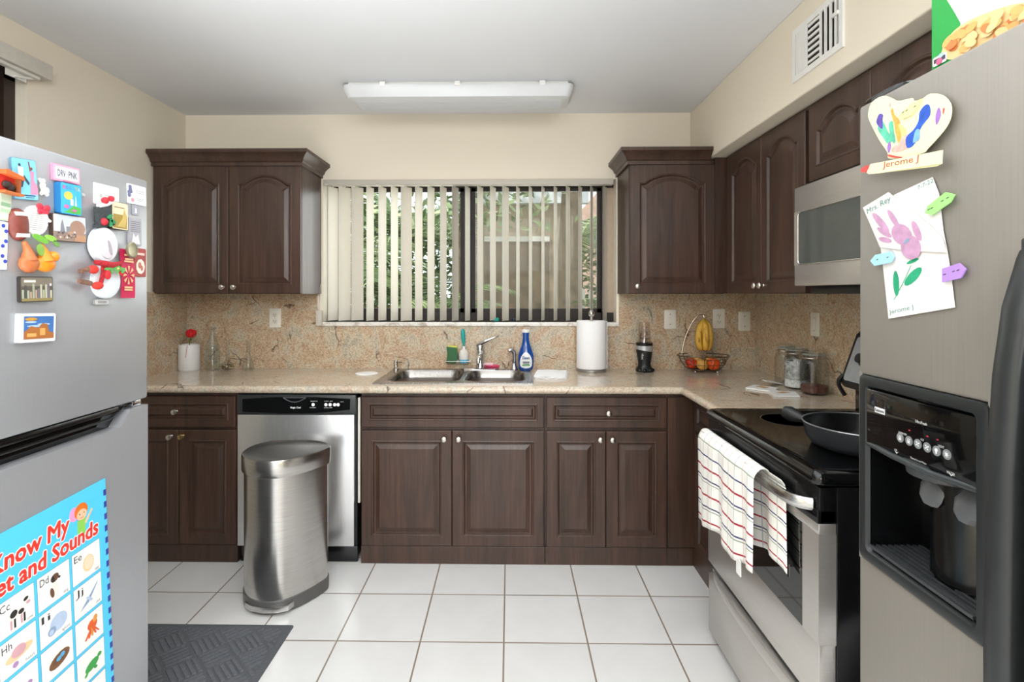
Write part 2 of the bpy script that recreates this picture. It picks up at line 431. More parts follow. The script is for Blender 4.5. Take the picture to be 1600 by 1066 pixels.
# ---- vertical blinds
BLIND = flat('#c9c2b5', 0.6, 0, 0.015)
vb = thing('vertical_blind', 'cream vertical blinds hanging in the window over the sink', 'blind', (-0.25, 0.02, WZ1 - 0.04))
obj('headrail', MB().box(WX0 + 0.004, WX1 - 0.02, -0.022, 0.03, WZ1 - 0.036, WZ1 - 0.002, bev=0.004), BLIND, vb)
SL = [(65, 110), (112, 168), (170, 225), (238, 272), (292, 328), (348, 381), (393, 443), (457, 491), (513, 545), (570, 599), (624, 653), (683, 705),
      (738, 764), (795, 821), (850, 879), (913, 928), (970, 984), (1027, 1040), (1082, 1097), (1137, 1155), (1193, 1209), (1247, 1258), (1303, 1320)]
yb = 0.018; sw = 0.089
for i, (a, b) in enumerate(SL):
    ua, ub = 490 + a / 2.882, 490 + b / 2.882
    x = onY((ua + ub) / 2, 400, yb).x; t = x / (yb + 3.28)
    need = (ub - ua) / (FPX / (yb + 3.28)) / sw
    lo, hi = 0.0, math.radians(89)
    for _ in range(40):
        mid = (lo + hi) / 2
        if math.cos(mid) - t * math.sin(mid) > need: lo = mid
        else: hi = mid
    ph = lo; ph = max(ph, 0.12)
    d = Vector((math.cos(ph), math.sin(ph))); nrm = Vector((-d.y, d.x))
    z0, z1 = WZ0 + 0.006 + random.uniform(0, .004), WZ1 - 0.04
    rings = []
    for z in (z0, z1):
        fr_, bk = [], []
        for k in range(7):
            s0 = (k / 6 - 0.5); bow = 0.006 * (1 - (2 * s0) ** 2)
            p = Vector((x, yb)) + d * (s0 * sw) + nrm * bow
            fr_.append((p.x, p.y, z)); p2 = p + nrm * 0.0012; bk.append((p2.x, p2.y, z))
        rings.append(fr_ + bk[::-1])
    sl = MB().loft(rings)
    sl.box(x - 0.004, x + 0.004, yb - 0.004, yb + 0.004, z1, WZ1 - 0.034)
    obj('slat', sl, BLIND, vb, 30)
cx = onY(505, 400, -0.03).x
obj('pull_cord', MB().tube([(cx + .012, -.028, WZ1 - .03), (cx + .012, -.028, 1.36), (cx + .02, -.028, 1.335), (cx + .022, -.028, 1.36), (cx + .022, -.028, WZ1 - .03)], 0.0016, 6), WHITE, vb)
p0 = onY(495, 485, -0.03); p1 = onY(504, 509, -0.03)
obj('cord_bracket', MB().box(p0.x, p1.x, -0.05, -0.021, p1.z, p0.z, bev=0.004).tube([(p0.x + .012, -.03, p0.z), (p0.x + .017, -.022, p0.z + .12), (p0.x + .02, -.02, p0.z + .16)], 0.002, 6), BLIND, vb)
# small things standing on the sill behind the slats
a = onY(776, 502, 0.055)
solo('sponge_pad', MB().box(a.x - .022, a.x + .014, .05, .078, WZ0, WZ0 + .022, bev=.004), flat('#119c8c', .7), 'small teal scrubbing pad on the window sill behind the blinds', 'scrubber')
a = onY(800, 502, 0.055)
solo('trinket', MB().lathe([(0, 0), (.012, 0), (.013, .004), (.013, .016), (.009, .02), (0, .02)], Matrix.Translation((a.x + .012, .064, WZ0)), 16), flat('#1c2f3f', .4), 'small dark blue cap on the window sill behind the blinds', 'trinket')

# ---- left wall window, dark framed, with its own blind rail
w2 = bpy.data.objects.new('window_2', None); COL.objects.link(w2); w2['kind'] = 'structure'; w2.location = (XL - .1, (LWY0 + LWY1) / 2, LWZ0)
Wm['window_2'] = Matrix.Translation(w2.location)
f = MB(); xa, xb = XL - 0.13, XL - 0.05
for y0, y1, z0, z1 in ((LWY0, LWY0 + .05, LWZ0, LWZ1), (LWY1 - .05, LWY1, LWZ0, LWZ1), (LWY0, LWY1, LWZ0, LWZ0 + .05), (LWY0, LWY1, LWZ1 - .05, LWZ1), (LWY1 - .16, LWY1 - .12, LWZ0, LWZ1)):
    f.box(xa, xb, y0, y1, z0, z1)
obj('window_frame', f, flat('#33241d', .5), w2, 0)
obj('pane', MB().box(XL - .10, XL - .096, LWY0 + .03, LWY1 - .03, LWZ0 + .03, LWZ1 - .03), m_thin_glass('tinted_pane', (.12, .11, .1, 1), .4), w2, 0)
hr = thing('blind_headrail', 'pale blind rail on the left wall above the dark window', 'blind rail', (XL + .03, LWY1 - .3, LWZ1))
obj('rail', MB().box(XL, XL + .055, LWY0 - .05, LWY1 + .065, LWZ1 - .02, LWZ1 + .045, bev=.004), flat('#d9d4c9', .5), hr)
obj('slat_track', MB().box(XL + .012, XL + .04, LWY0, LWY1 + .02, LWZ1 - .034, LWZ1 - .02, bev=.003), flat('#efece4', .4), hr)
obj('slat_stub', MB().box(XL + .012, XL + .016, LWY1 - .11, LWY1 - .02, LWZ1 - .06, LWZ1 - .034).tube([(XL + .02, LWY1 - .08, LWZ1 - .055), (XL + .02, LWY1 - .0, LWZ1 - .035)], .005, 8), flat('#efece4', .4), hr)

# ---- ceiling light fixture (off)
Lx0, Lx1, Ly0, Ly1 = -0.875, 0.335, -0.525, -0.285
lf = thing('ceiling_light', 'long white wraparound light fixture on the ceiling, switched off', 'ceiling light', ((Lx0 + Lx1) / 2, (Ly0 + Ly1) / 2, ZC))
obj('base_plate', MB().box(Lx0 + .03, Lx1 - .03, Ly0 + .02, Ly1 - .02, ZC - .025, ZC, bev=.004), WHITE, lf)
def rect_ring(x0, x1, y0, y1, z, r): return [(a, b, z) for a, b in rr(x0, y0, x1, y1, r, 5)]
dif = MB().loft([rect_ring(Lx0, Lx1, Ly0, Ly1, ZC - .018, .04), rect_ring(Lx0, Lx1, Ly0, Ly1, ZC - .03, .04), rect_ring(Lx0 + .004, Lx1 - .004, Ly0 + .004, Ly1 - .004, ZC - .05, .04),
                 rect_ring(Lx0 + .02, Lx1 - .02, Ly0 + .02, Ly1 - .02, ZC - .078, .035), rect_ring(Lx0 + .05, Lx1 - .05, Ly0 + .05, Ly1 - .05, ZC - .088, .03)])
for k in range(9):
    yy = Ly0 + .06 + k * .015; dif.box(Lx0 + .06, Lx1 - .06, yy, yy + .004, ZC - .0895, ZC - .087)
obj('diffuser', dif, flat('#dcdee0', .35, 0, .01), lf)
for xx in (-.66, -.27, .17):
    obj('clip', MB().box(xx - .015, xx + .015, Ly0 - .004, Ly0 + .006, ZC - .03, ZC - .005, bev=.002), WHITE, lf)

# ---- air vent on the soffit face
a = onX(1241, 125, SFX); b = onX(1320, 70, SFX); topz = onX(1280, 20, SFX).z
vy0, vy1, vz0, vz1 = a.y, b.y, (a.z + b.z) / 2 - .01, onX(1241, 50, SFX).z
vent = thing('air_vent', 'white metal air vent grille high on the soffit', 'vent', (SFX, (vy0 + vy1) / 2, vz0))
T = RIGHT(vy0, vz0, SFX); VW, VH = vy0 - vy1, vz1 - vz0
m = MB()
m.rect(0, 0, VW, .022, .008, 0, T).rect(0, VH - .022, VW, VH, .008, 0, T).rect(0, .022, .022, VH - .022, .008, 0, T).rect(VW - .022, .022, VW, VH - .022, .008, 0, T)
obj('grille_frame', m, WHITE, vent)
obj('duct_opening', MB().rect(.015, .015, VW - .015, VH - .015, .001, 0, T), BLACKM, vent)
for k in range(5):
    x0 = .026 + k * .0155
    obj('louver', MB().prism([(x0, .022), (x0 + .0135, .022), (x0 + .0135, VH - .022), (x0, VH - .022)], .006, 0, T, .002 + .0005 * k), WHITE, vent)
bx0, bx1 = .108, VW * .58
for k in range(7):
    zz = .03 + k * (VH - .06) / 6.3
    obj('louver', MB().rect(bx0, zz, bx1, zz + .009, .005, 0, T, .003), WHITE, vent)
for k in range(4):
    xx = bx1 + k * (VW - .026 - bx1) / 3.6
    obj('louver', MB().rect(xx, .022, xx + .010, VH - .022, .005, 0, T, .003), WHITE, vent)
obj('lever', MB().box(-.006, .03, -.006, .006, .006, .016, T=T @ Matrix.Translation((VW - .045, VH * .62, 0)), bev=.002), WHITE, vent)

# ================================================================== CABINETS
def outline(w, h, inset, arch, n=14, flat_=False):
    """ring of points from bottom left, counter-clockwise; arched top when arch > 0"""
    x0, x1, y0 = inset, w - inset, inset
    pts = [(x0, y0), ((x0 + x1) / 2, y0), (x1, y0)]
    top = h - inset
    side = top - (0 if flat_ else arch)
    for i in range(n + 1):
        t = abs(2 * i / n - 1)
        rise = 0 if flat_ or t > 0.86 else arch * (1 - (t / 0.86) ** 2) ** 0.85
        pts.append((x1 + (x0 - x1) * i / n, side + rise))
    return pts
def panel_mesh(T, w, h, arch=0.0, frame=0.058, t=0.02):
    m = MB(); rings = []
    fi = min(frame, w * 0.24, h * 0.27)
    for inset, z, fl_ in ((0, 0, 1), (0, t - .003, 1), (.0035, t, 1), (fi - .008, t, 0), (fi - .004, t + .0025, 0), (fi, t + .0015, 0), (fi + .006, t - .008, 0), (fi + .013, t - .008, 0),
                          (fi + .034 if min(w, h) > .2 else fi + .022, t - .0005, 0)):
        rings.append([(x, y, z) for x, y in outline(w, h, inset, arch, 14, bool(fl_))])
    return m.loft(rings, 0, T)
def knob(parent, T, u, v, material=None):
    m = MB().lathe([(0, 0), (.008, 0), (.008, .003), (.0055, .006), (.0055, .013), (.0135, .018), (.0155, .023), (.0125, .029), (.006, .0315), (0, .032)], T @ Matrix.Translation((u, v, .02)), 20)
    return obj('knob', m, material or NICKEL, parent)
def door(parent, T, w, h, arch=0.0, kn=None, name='door', km=None):
    d = obj(name, panel_mesh(T, w, h, arch), WOOD, parent, 10)
    if kn: knob(d, T, kn[0], kn[1], km)
    return d
def crown(path, z0, drop=.085, out=.055):
    """moulding profile swept along a plan path [(x,y,nx,ny)], mitred corners"""
    prof = [(0, 0), (.012, .0), (.012, .018), (.02, .024), (.026, .04), (.04, .055), (.05, .062), (out, .066), (out, .085), (0, .085)]
    rings = [[(x + nx * a, y + ny * a, z0 + b) for a, b in prof] for x, y, nx, ny in path]
    return MB().loft(rings)

FY = -0.605                 # carcass front of the base run; doors stand 20 mm proud
# --- upper left
ux0, ux1, uz0, uz1, uy = -2.0, -1.164, 1.352, 2.095, -0.305
c = thing('wall_cabinet', 'dark brown two door wall cabinet left of the window', 'cabinet', ((ux0 + ux1) / 2, uy / 2, uz0))
obj('carcass', MB().box(ux0, ux1, uy, -.0005, uz0, uz1 - .003), WOOD, c, 0)
xmid = onY(357, 400, -.325).x
door(c, BACK(ux0 + .003, uz0 + .002, uy), xmid - ux0 - .005, uz1 - uz0 - .03, .05, (xmid - ux0 - .033, .035))
door(c, BACK(xmid + .002, uz0 + .002, uy), ux1 - xmid - .004, uz1 - uz0 - .03, .05, (.033, .035))
obj('crown_moulding', crown([(ux0 - .0, uy - .02, 0, -1), (ux1, uy - .02, 1, -1), (ux1, -.001, 1, 0)], uz1 - .03), WOOD, c, 30)
# --- upper right of window (back run)
rx0, rx1 = 0.661, 1.19; kx = 1.195
c = thing('wall_cabinet', 'dark brown single door wall cabinet right of the window', 'cabinet', ((rx0 + rx1) / 2, uy / 2, uz0))
obj('carcass', MB().box(rx0, rx1, uy, -.0005, uz0, uz1 - .003), WOOD, c, 0)
door(c, BACK(rx0 + .003, uz0 + .002, uy), 1.13 - rx0, uz1 - uz0 - .03, .05, (.04, .04))
obj('filler', MB().box(1.133, kx + .004, uy - .018, uy, uz0 + .002, uz1 + .008), WOOD, c, 0)
obj('crown_moulding', crown([(SFX - .002, uy - .02, 0, -1), (rx0, uy - .02, -1, -1), (rx0, -.001, -1, 0)], uz1 - .03), WOOD, c, 30)
# --- upper right wall cabinets (doors look left)
kx = 1.195
ry0, rym, ry1 = -0.39, -0.772, -1.143
c = thing('wall_cabinet', 'dark brown two door wall cabinet on the right wall beside the microwave', 'cabinet', (1.35, (ry0 + ry1) / 2, 1.355))
obj('carcass', MB().box(kx, XR - .0005, uy - .022, ry1 - .015, 1.355, SFZ - .001), WOOD, c, 0)
door(c, RIGHT(ry0, 1.357, kx), ry0 - rym - .003, SFZ - 1.357 - .02, .05, (ry0 - rym - .03, .035))
door(c, RIGHT(rym, 1.357, kx), rym - ry1 - .003, SFZ - 1.357 - .02, .05, (.026, .035))
c = thing('wall_cabinet', 'short dark brown wall cabinet above the microwave', 'cabinet', (1.35, -1.55, 1.79))
obj('carcass', MB().box(kx, XR - .0005, -1.16, -1.925, 1.785, SFZ - .001), WOOD, c, 0)
door(c, RIGHT(-1.165, 1.79, kx), .36, SFZ - 1.79 - .02, .05)
door(c, RIGHT(-1.528, 1.79, kx), .395, SFZ - 1.79 - .02, .05)

# --- base cabinets
BZ0, BZ1 = 0.092, 0.855
def base(label, x0, x1, loc_z=0.0):
    c = thing('base_cabinet', label, 'cabinet', ((x0 + x1) / 2, FY / 2, 0))
    obj('carcass', MB().box(x0, x1, FY, -.021, .0, BZ1), WOOD, c, 0)
    obj('toe_kick', MB().box(x0, x1, FY - .012, FY, 0, BZ0 - .004, bev=.002), WOOD, c, 0)
    return c
x0, x1 = -2.005, -1.369
c = base('dark brown base cabinet left of the dishwasher, with drawer', x0, x1)
d = obj('drawer', panel_mesh(BACK(-1.99, .682, FY), .612, .156), WOOD, c, 10); knob(d, BACK(-1.99, .682, FY), onY(275, 647, -.63).x + 1.99, .08)
xm2 = onY(279, 700, -.625).x
door(c, BACK(-1.99, BZ0, FY), xm2 + 1.99 - .002, .576, 0, (xm2 + 1.99 - .035, .545))
door(c, BACK(xm2 + .001, BZ0, FY), -1.373 - xm2, .576, 0, (.022, .547), km=flat('#b59a6a', .3, 1.0))
x0, x1 = -0.745, 0.176
c = base('wide dark brown base cabinet under the sink, with false drawer front', x0, x1)
obj('drawer_front', panel_mesh(BACK(x0 + .004, .685, FY), x1 - x0 - .008, .153), WOOD, c, 10)
xm3 = -.287
door(c, BACK(x0 + .004, BZ0, FY), xm3 - x0 - .006, .577, 0, (xm3 - x0 - .042, .54))
door(c, BACK(xm3 + .002, BZ0, FY), x1 - xm3 - .006, .577, 0, (.032, .54))
x0, x1 = 0.178, 0.782
c = base('dark brown base cabinet right of the sink, with drawer and two doors', x0, x1)
d = obj('drawer', panel_mesh(BACK(x0 + .006, .685, FY), x1 - x0 - .008, .153), WOOD, c, 10); knob(d, BACK(x0 + .006, .685, FY), (x1 - x0) / 2 + .004, .078)
xm4 = .479
door(c, BACK(x0 + .006, BZ0, FY), xm4 - x0 - .008, .577, 0, (xm4 - x0 - .036, .54))
door(c, BACK(xm4 + .002, BZ0, FY), x1 - xm4 - .004, .577, 0, (.028, .54))
RX = 0.926
c = thing('base_cabinet', 'plain dark brown corner base cabinet beside the range', 'cabinet', (1.15, -.6, 0))
obj('carcass', MB().box(.783, XR - .021, FY, -.021, 0, BZ1).box(RX, XR - .021, -1.155, FY, 0, BZ1), WOOD, c, 0)
obj('filler_panel', MB().box(.787, RX - .001, FY - .014, FY, BZ0, BZ1 - .018, bev=.002), WOOD, c, 0)
obj('toe_kick', MB().box(.783, RX - .012, FY - .012, FY, 0, BZ0 - .004, bev=.002).box(RX - .012, RX, -1.15, FY, 0, BZ0 - .004), WOOD, c, 0)
obj('drawer', panel_mesh(RIGHT(-.65, .685, RX), .49, .153), WOOD, c, 10)
door(c, RIGHT(-.65, BZ0, RX), .49, .577)

# --- dishwasher
dx0, dx1 = -1.367, -0.764
dw = thing('dishwasher', 'stainless dishwasher with black control panel, behind the trash can', 'dishwasher', ((dx0 + dx1) / 2, -.3, 0))
obj('cabinet_body', MB().box(dx0 + .006, dx1 - .006, FY + .01, -.03, 0.02, .852), BLACKM, dw, 0)
obj('door_panel', MB().box(dx0 + .004, dx1 - .012, FY - .026, FY + .008, .09, .748, bev=.004), STEELV, dw)
T = BACK(dx0 + .002, .751, FY - .03); PW = dx1 - dx0 - .004
cp = MB().box(0, PW, 0, .098, -.03, .0, bev=.006, T=T)
obj_cp = obj('control_panel', cp, DGREY, dw)
g = MB().prism([(.03, .012), (.25, .004), (.4, .006), (.57, .024), (.572, .078), (.4, .086), (.2, .086), (.03, .076)], .0012, 0, T)
obj('glossy_face', g, BLACKG, obj_cp)
h = MB(); arc = [(.235 + .115 * t, .083 - .022 * math.sin(PI * t), .002) for t in [k / 12 for k in range(13)]]
h.tube(arc, .0022, 6, 0, T).tube([(.235, .083, .002), (.35, .083, .002)], .002, 6, 0, T)
obj('handle', h, flat('#5a5c5e', .3), obj_cp)
tx = MB()
tx.text('Magic Chef', .272, .030, .0125, .0016, 0, T, width=.052, bold=.02)
for uu in (.386, .450, .471, .494, .511):
    tx.disc(uu, .049, .0082, .0082, .0012, 0, T, .001)
for u_, v_, s_, wd in ((.368, .032, 'START/RESET', .032), (.441, .032, 'NORMAL WASH', .041), (.372, .064, 'HEATED DRY', .036), (.443, .064, 'HI TEMP', .02), (.47, .064, 'RINSE', .014), (.523, .062, 'LOCK', .016)):
    tx.text(s_, u_, v_, .0055, .0016, 0, T, width=wd)
obj('lettering', tx, flat('#f2f2f2', .5), obj_cp, 0)
obj('toe_panel', MB().box(dx0 + .006, dx1 - .002, FY + .002, FY + .02, 0, .08, bev=.003), BLACK, dw)
obj('insulation_strip', MB().box(dx1 + .001, dx1 + .013, FY - .006, FY + .02, .30, .83, bev=.003), flat('#d9d4c8', .8), dw)

# --- worktop (one continuous L) with the sink cut-out
CZ0, CZ1, CF = 0.856, 0.892, -0.632
sk0 = onZ(583, 600, .884); sk1 = onZ(832, 600, .884)
SX0, SX1, SY0, SY1 = -0.700, 0.120, -0.570, -0.05
hx0, hx1, hy0, hy1 = SX0 + .02, SX1 - .02, SY0 + .02, SY1 - .02
wk = MB()
wk.box(XL + .001, hx0, CF, -.021, CZ0, CZ1).box(hx1, XR - .021, CF, -.021, CZ0, CZ1).box(hx0, hx1, CF, hy0, CZ0, CZ1).box(hx0, hx1, hy1, -.021, CZ0, CZ1)
wk.box(.855, XR - .021, -1.158, CF, CZ0, CZ1)
# rounded nosing along the front edges
def nosing(p, q, n):
    prof = [(0, CZ0)] + [(.018 * math.sin(PI * k / 8), (CZ0 + CZ1) / 2 - (CZ1 - CZ0) / 2 * math.cos(PI * k / 8)) for k in range(1, 8)] + [(0, CZ1)]
    return [[(a[0] + n[0] * d_, a[1] + n[1] * d_, z_) for d_, z_ in prof] for a in (p, q)]
wk.loft(nosing((XL + .001, CF), (.855, CF), (0, -1)))
wk.loft(nosing((.855, CF - .0), (.855, -1.158), (-1, 0)))
solo('worktop', wk, GRAN, 'polished beige granite worktop running under the window and along the right', 'worktop', smooth=30)
# ================================================================== SINK AND THINGS AT THE SINK
sk = thing('sink', 'double bowl stainless drop-in sink set in the worktop', 'sink', ((SX0 + SX1) / 2, (SY0 + SY1) / 2, CZ1))
bowls = [(-.655, -.262, -.525, -.115, .19), (-.240, .085, -.525, -.115, .17)]
def sink_rim():
    """flat rim sheet with two rounded openings, built as bridged rings"""
    m = MB(); z = CZ1 + .006
    xs = (SX0, -.251, SX1)
    for (bx0, bx1, by0, by1, dp), xa, xb in zip(bowls, xs[:-1], xs[1:]):
        inner = rr(bx0, by0, bx1, by1, .085, 8)
        cx_, cy_ = (bx0 + bx1) / 2, (by0 + by1) / 2
        outer = []
        for px_, py_ in inner:
            dx_, dy_ = px_ - cx_, py_ - cy_
            k = min(((xb - cx_) if dx_ > 0 else (xa - cx_)) / dx_ if abs(dx_) > 1e-6 else 1e9, ((SY1 - cy_) if dy_ > 0 else (SY0 - cy_)) / dy_ if abs(dy_) > 1e-6 else 1e9)
            outer.append((cx_ + dx_ * k, cy_ + dy_ * k))
        # put exact corners in
        for cxx in (xa, xb):
            for cyy in (SY0, SY1):
                i = min(range(len(outer)), key=lambda q: (outer[q][0] - cxx) ** 2 + (outer[q][1] - cyy) ** 2); outer[i] = (cxx, cyy)
        m.loft([[(a, b, CZ1 + .0005) for a, b in outer], [(a, b, z) for a, b in outer], [(a, b, z) for a, b in inner]], 0, I4, (False, False))
    return m
SINKM = m_steel('sink_steel', '#93908b', .26, 1.0, (60, 3, 3), .04)
obj('rim', sink_rim(), SINKM, sk, 30)
for bx0, bx1, by0, by1, dp in bowls:
    z = CZ1 + .006; rings = []
    for ins, dz, r_ in ((0, 0, .085), (.006, -.008, .08), (.012, -.05, .075), (.02, -dp + .04, .07), (.035, -dp + .01, .06), (.06, -dp, .05)):
        rings.append([(a, b, z + dz) for a, b in rr(bx0 + ins, by0 + ins, bx1 - ins, by1 - ins, r_, 8)])
    bw = MB().loft(rings, 0, I4, (False, True))
    bo = obj('bowl', bw, SINKM, sk, 30)
    cx_, cy_ = (bx0 + bx1) / 2, (by0 + by1) / 2
    obj('drain', MB().lathe([(0, 0), (.04, 0), (.042, .003), (.03, .004), (.028, .001), (0, .001)], Matrix.Translation((cx_, cy_, z - dp + .001)), 20), CHROME, bo)
RZ = CZ1 + .0065
# faucet
fx, fy = -.176, -.082
fa = thing('faucet', 'chrome single lever faucet behind the sink', 'faucet', (fx, fy, RZ))
obj('deck_plate', MB().rrect(fx - .115, fy - .024, fx + .11, fy + .024, .022, .007, 0, I4, RZ), CHROME, fa)
obj('body', MB().lathe([(0, 0), (.026, 0), (.026, .012), (.022, .02), (.0215, .10), (.024, .118), (.022, .135), (.012, .146), (0, .148)], Matrix.Translation((fx, fy, RZ + .006)), 24), CHROME, fa)
obj('spout', MB().tube(spline([(fx, fy, RZ + .06), (fx, fy - .06, RZ + .085), (fx, fy - .13, RZ + .092), (fx, fy - .175, RZ + .085), (fx, fy - .182, RZ + .06)], 5, False), .012, 12), CHROME, fa)
obj('lever', MB().loft([[(fx + a, fy + b * math.cos(k * PI / 4), RZ + z_ + c_ * math.sin(k * PI / 4)) for k in range(8)] for a, z_, b, c_ in
     ((-.022, .143, .012, .010), (.0, .152, .022, .014), (.03, .167, .019, .012), (.07, .184, .015, .009), (.105, .199, .013, .006), (.118, .206, .006, .003))]), CHROME, fa)
# side sprayer
sx, sy = .028, -.080
sp = thing('sink_sprayer', 'chrome side sprayer standing left of the blue soap bottle', 'sprayer', (sx, sy, RZ))
obj('holder', MB().lathe([(0, 0), (.022, 0), (.022, .01), (.015, .02), (.013, .045), (.015, .05), (0, .052)], Matrix.Translation((sx, sy, RZ)), 20), CHROME, sp)
obj('spray_head', MB().tube([(sx, sy, RZ + .045), (sx, sy, RZ + .085), (sx - .003, sy - .002, RZ + .103), (sx - .015, sy - .006, RZ + .117), (sx - .034, sy - .012, RZ + .113)], [.011, .0115, .014, .017, .013], 14), CHROME, sp)
# soap pump
px_, py_ = onZ(622, 575, RZ).x, -.09
pu = thing('soap_pump', 'brushed nickel soap pump at the left back corner of the sink', 'soap dispenser', (px_, py_, RZ))
obj('collar', MB().lathe([(0, 0), (.019, 0), (.019, .006), (.013, .012), (.012, .03), (.0, .031)], Matrix.Translation((px_, py_, RZ)), 20), NICKEL, pu)
obj('pump_head', MB().lathe([(0, .03), (.012, .03), (.013, .05), (.009, .055), (0, .056)], Matrix.Translation((px_, py_, RZ)), 18).tube([(px_, py_, RZ + .045), (px_ + .04, py_ - .015, RZ + .045), (px_ + .052, py_ - .02, RZ + .038)], [.005, .004, .003], 8), NICKEL, pu)
# caddy stuck on the backsplash with sponge and brush
cy = -.02
c0 = onY(696, 575, -.05)
ca = thing('sink_caddy', 'clear suction caddy on the backsplash holding sponge and dish brush', 'caddy', (-.315, -.022, .93))
CLR = m_thin_glass('clear_plastic', (.92, .92, .9, 1), .8)
cm = MB().rrect(-.075, -.03, .08, .03, .025, .004, 0, Matrix.Translation((-.31, -.055, .928)))
obj('tray', cm, CLR, ca)
obj('wire_rim', MB().tube([(-.385, -.025, .945), (-.385, -.083, .945), (-.232, -.083, .945), (-.232, -.025, .945)], .002, 6, closed=True).tube([(-.31, -.084, .93), (-.31, -.084, .945)], .0015, 6), NICKEL, ca)
obj('suction_cup', MB().lathe([(0, 0), (.02, 0), (.016, .004), (.006, .006), (0, .007)], fr((-.31, -.0205, .965), (1, 0, 0), (0, 0, 1)), 18), CLR, ca)
T = fr((-.355, -.055, .933), (1, 0, -.10), (.10, 0, 1))
spg = thing('sponge', 'green and yellow scrub sponge standing in the sink caddy', 'sponge', (-.355, -.055, .935))
obj('foam', MB().box(-.03, .03, .0, .104, -.028, .0, T=T, bev=.006), flat('#d9d36c', .9), spg)
w_ = MB().loft([[(x_ + .006 * math.sin(z_ * 40), z_, .001 + o_) for x_, o_ in ((-.031, 0), (.031, 0), (.031, .012), (-.031, .012))] for z_ in [k * .0095 for k in range(11)]], 0, T)
obj('scouring_pad', w_, flat('#3f6b48', .95, 0, .25, 300), spg)
br = thing('dish_brush', 'dish brush with teal handle and white bristles in the sink caddy', 'brush', (-.275, -.055, .935))
T = Matrix.Translation((-.277, -.055, .933))
obj('bristle_head', MB().lathe([(0, 0), (.026, 0), (.029, .03), (.03, .055), (.022, .075), (.01, .083), (0, .084)], T, 20), flat('#dcd8cf', .8, 0, .15, 200), br)
obj('bristle_band', MB().lathe([(0, 0), (.0275, .002), (.0295, .008), (.0297, .018), (.0285, .022), (0, .022)], T, 20), flat('#4ba3c4', .6), br)
obj('handle', MB().tube([(-.277, -.055, 1.012), (-.277, -.054, 1.04), (-.279, -.052, 1.07), (-.2815, -.05, 1.10), (-.283, -.048, 1.128), (-.283, -.047, 1.14)], [.0075, .0055, .011, .0125, .0115, .004], 14), flat('#17a09a', .4), br)
obj('neck_collar', MB().lathe([(0, 0), (.009, 0), (.009, .018), (.007, .02), (0, .02)], Matrix.Translation((-.277, -.0545, 1.014)), 14), WHITE, br)
# pink brush lying behind the sink
a = onZ(758, 577, CZ1); b = onZ(783, 578, CZ1)
pk = thing('scrub_brush', 'pink and white scrub brush lying behind the faucet', 'brush', (-.1, -.045, CZ1))
PINK = flat('#d23c62', .5)
obj('handle', MB().tube([(-.16, -.038, RZ + .018), (-.12, -.036, RZ + .014), (-.085, -.035, RZ + .012), (-.06, -.034, RZ + .012)], [.006, .010, .010, .006], 12), PINK, pk)
obj('bristle_head', MB().box(-.158, -.10, -.047, -.027, RZ + .019, RZ + .034, bev=.003), flat('#f0c9cc', .7, 0, .12, 200), pk)
# dish soap bottle
bx_, by_ = .098, -.095
so_ = thing('dish_soap_bottle', 'blue dish soap spray bottle with white cap right of the faucet', 'bottle', (bx_, by_, RZ))
BLUE = NT('blue_soap_plastic'); BLUE.set(col='#0a4697', rough=.15, coat=.4)
def oval(rx, ry, z, n=24): return [(bx_ + rx * math.cos(2 * PI * k / n), by_ + ry * math.sin(2 * PI * k / n), RZ + z) for k in range(n)]
prof = [(.036, 0), (.040, .004), (.044, .02), (.047, .055), (.046, .085), (.038, .115), (.028, .140), (.022, .160), (.0185, .19), (.0195, .215), (.0215, .222)]
obj('bottle_body', MB().loft([oval(r, r * .62, z_) for r, z_ in prof]), BLUE.m, so_)
obj('cap', MB().loft([oval(r, r * .75, z_) for r, z_ in ((.0215, .2225), (.0225, .226), (.0225, .236), (.019, .239))]), WHITE, so_)
lb = MB(); lb2 = MB()
pts = spline([(0, .012), (.030, .02), (.036, .05), (.026, .085), (0, .108), (-.026, .085), (-.036, .05), (-.030, .02)], 4)
vs = []
def soap_y(x, z):
    r = next((a1 + (b1 - a1) * (z - za) / (zb - za) for (a1, za), (b1, zb) in zip(prof, prof[1:]) if za <= z <= zb), .02)
    return by_ - r * .62 * math.sqrt(max(0, 1 - (x / r) ** 2)) - .0012
lp = [(bx_ + x, soap_y(x, z_), RZ + z_) for x, z_ in pts]
lb.loft([[(bx_ + x * s_, soap_y(x * s_, .06 + (z_ - .06) * s_), RZ + .06 + (z_ - .06) * s_) for x, z_ in pts] for s_ in (1, .85, .7, .55, .4, .25, .1)], 0, I4, (False, True))
lo = obj('label', lb, WHITE, so_, 60)
T = BACK(bx_, RZ, by_ - .0325)
lb2.text('Dawn', 0, .066, .024, .0, 0, T, .0005, width=.042, align='CENTER', bold=.03).rect(-.020, .046, .020, .052, .0006, 2, T).rect(-.022, .028, .022, .034, .0006, 1, T).rect(-.018, .0365, .018, .041, .0006, 2, T)
obj('print', lb2, [flat('#16387f', .5), flat('#3b9a48', .5), flat('#2a3346', .5)], lo, 0)
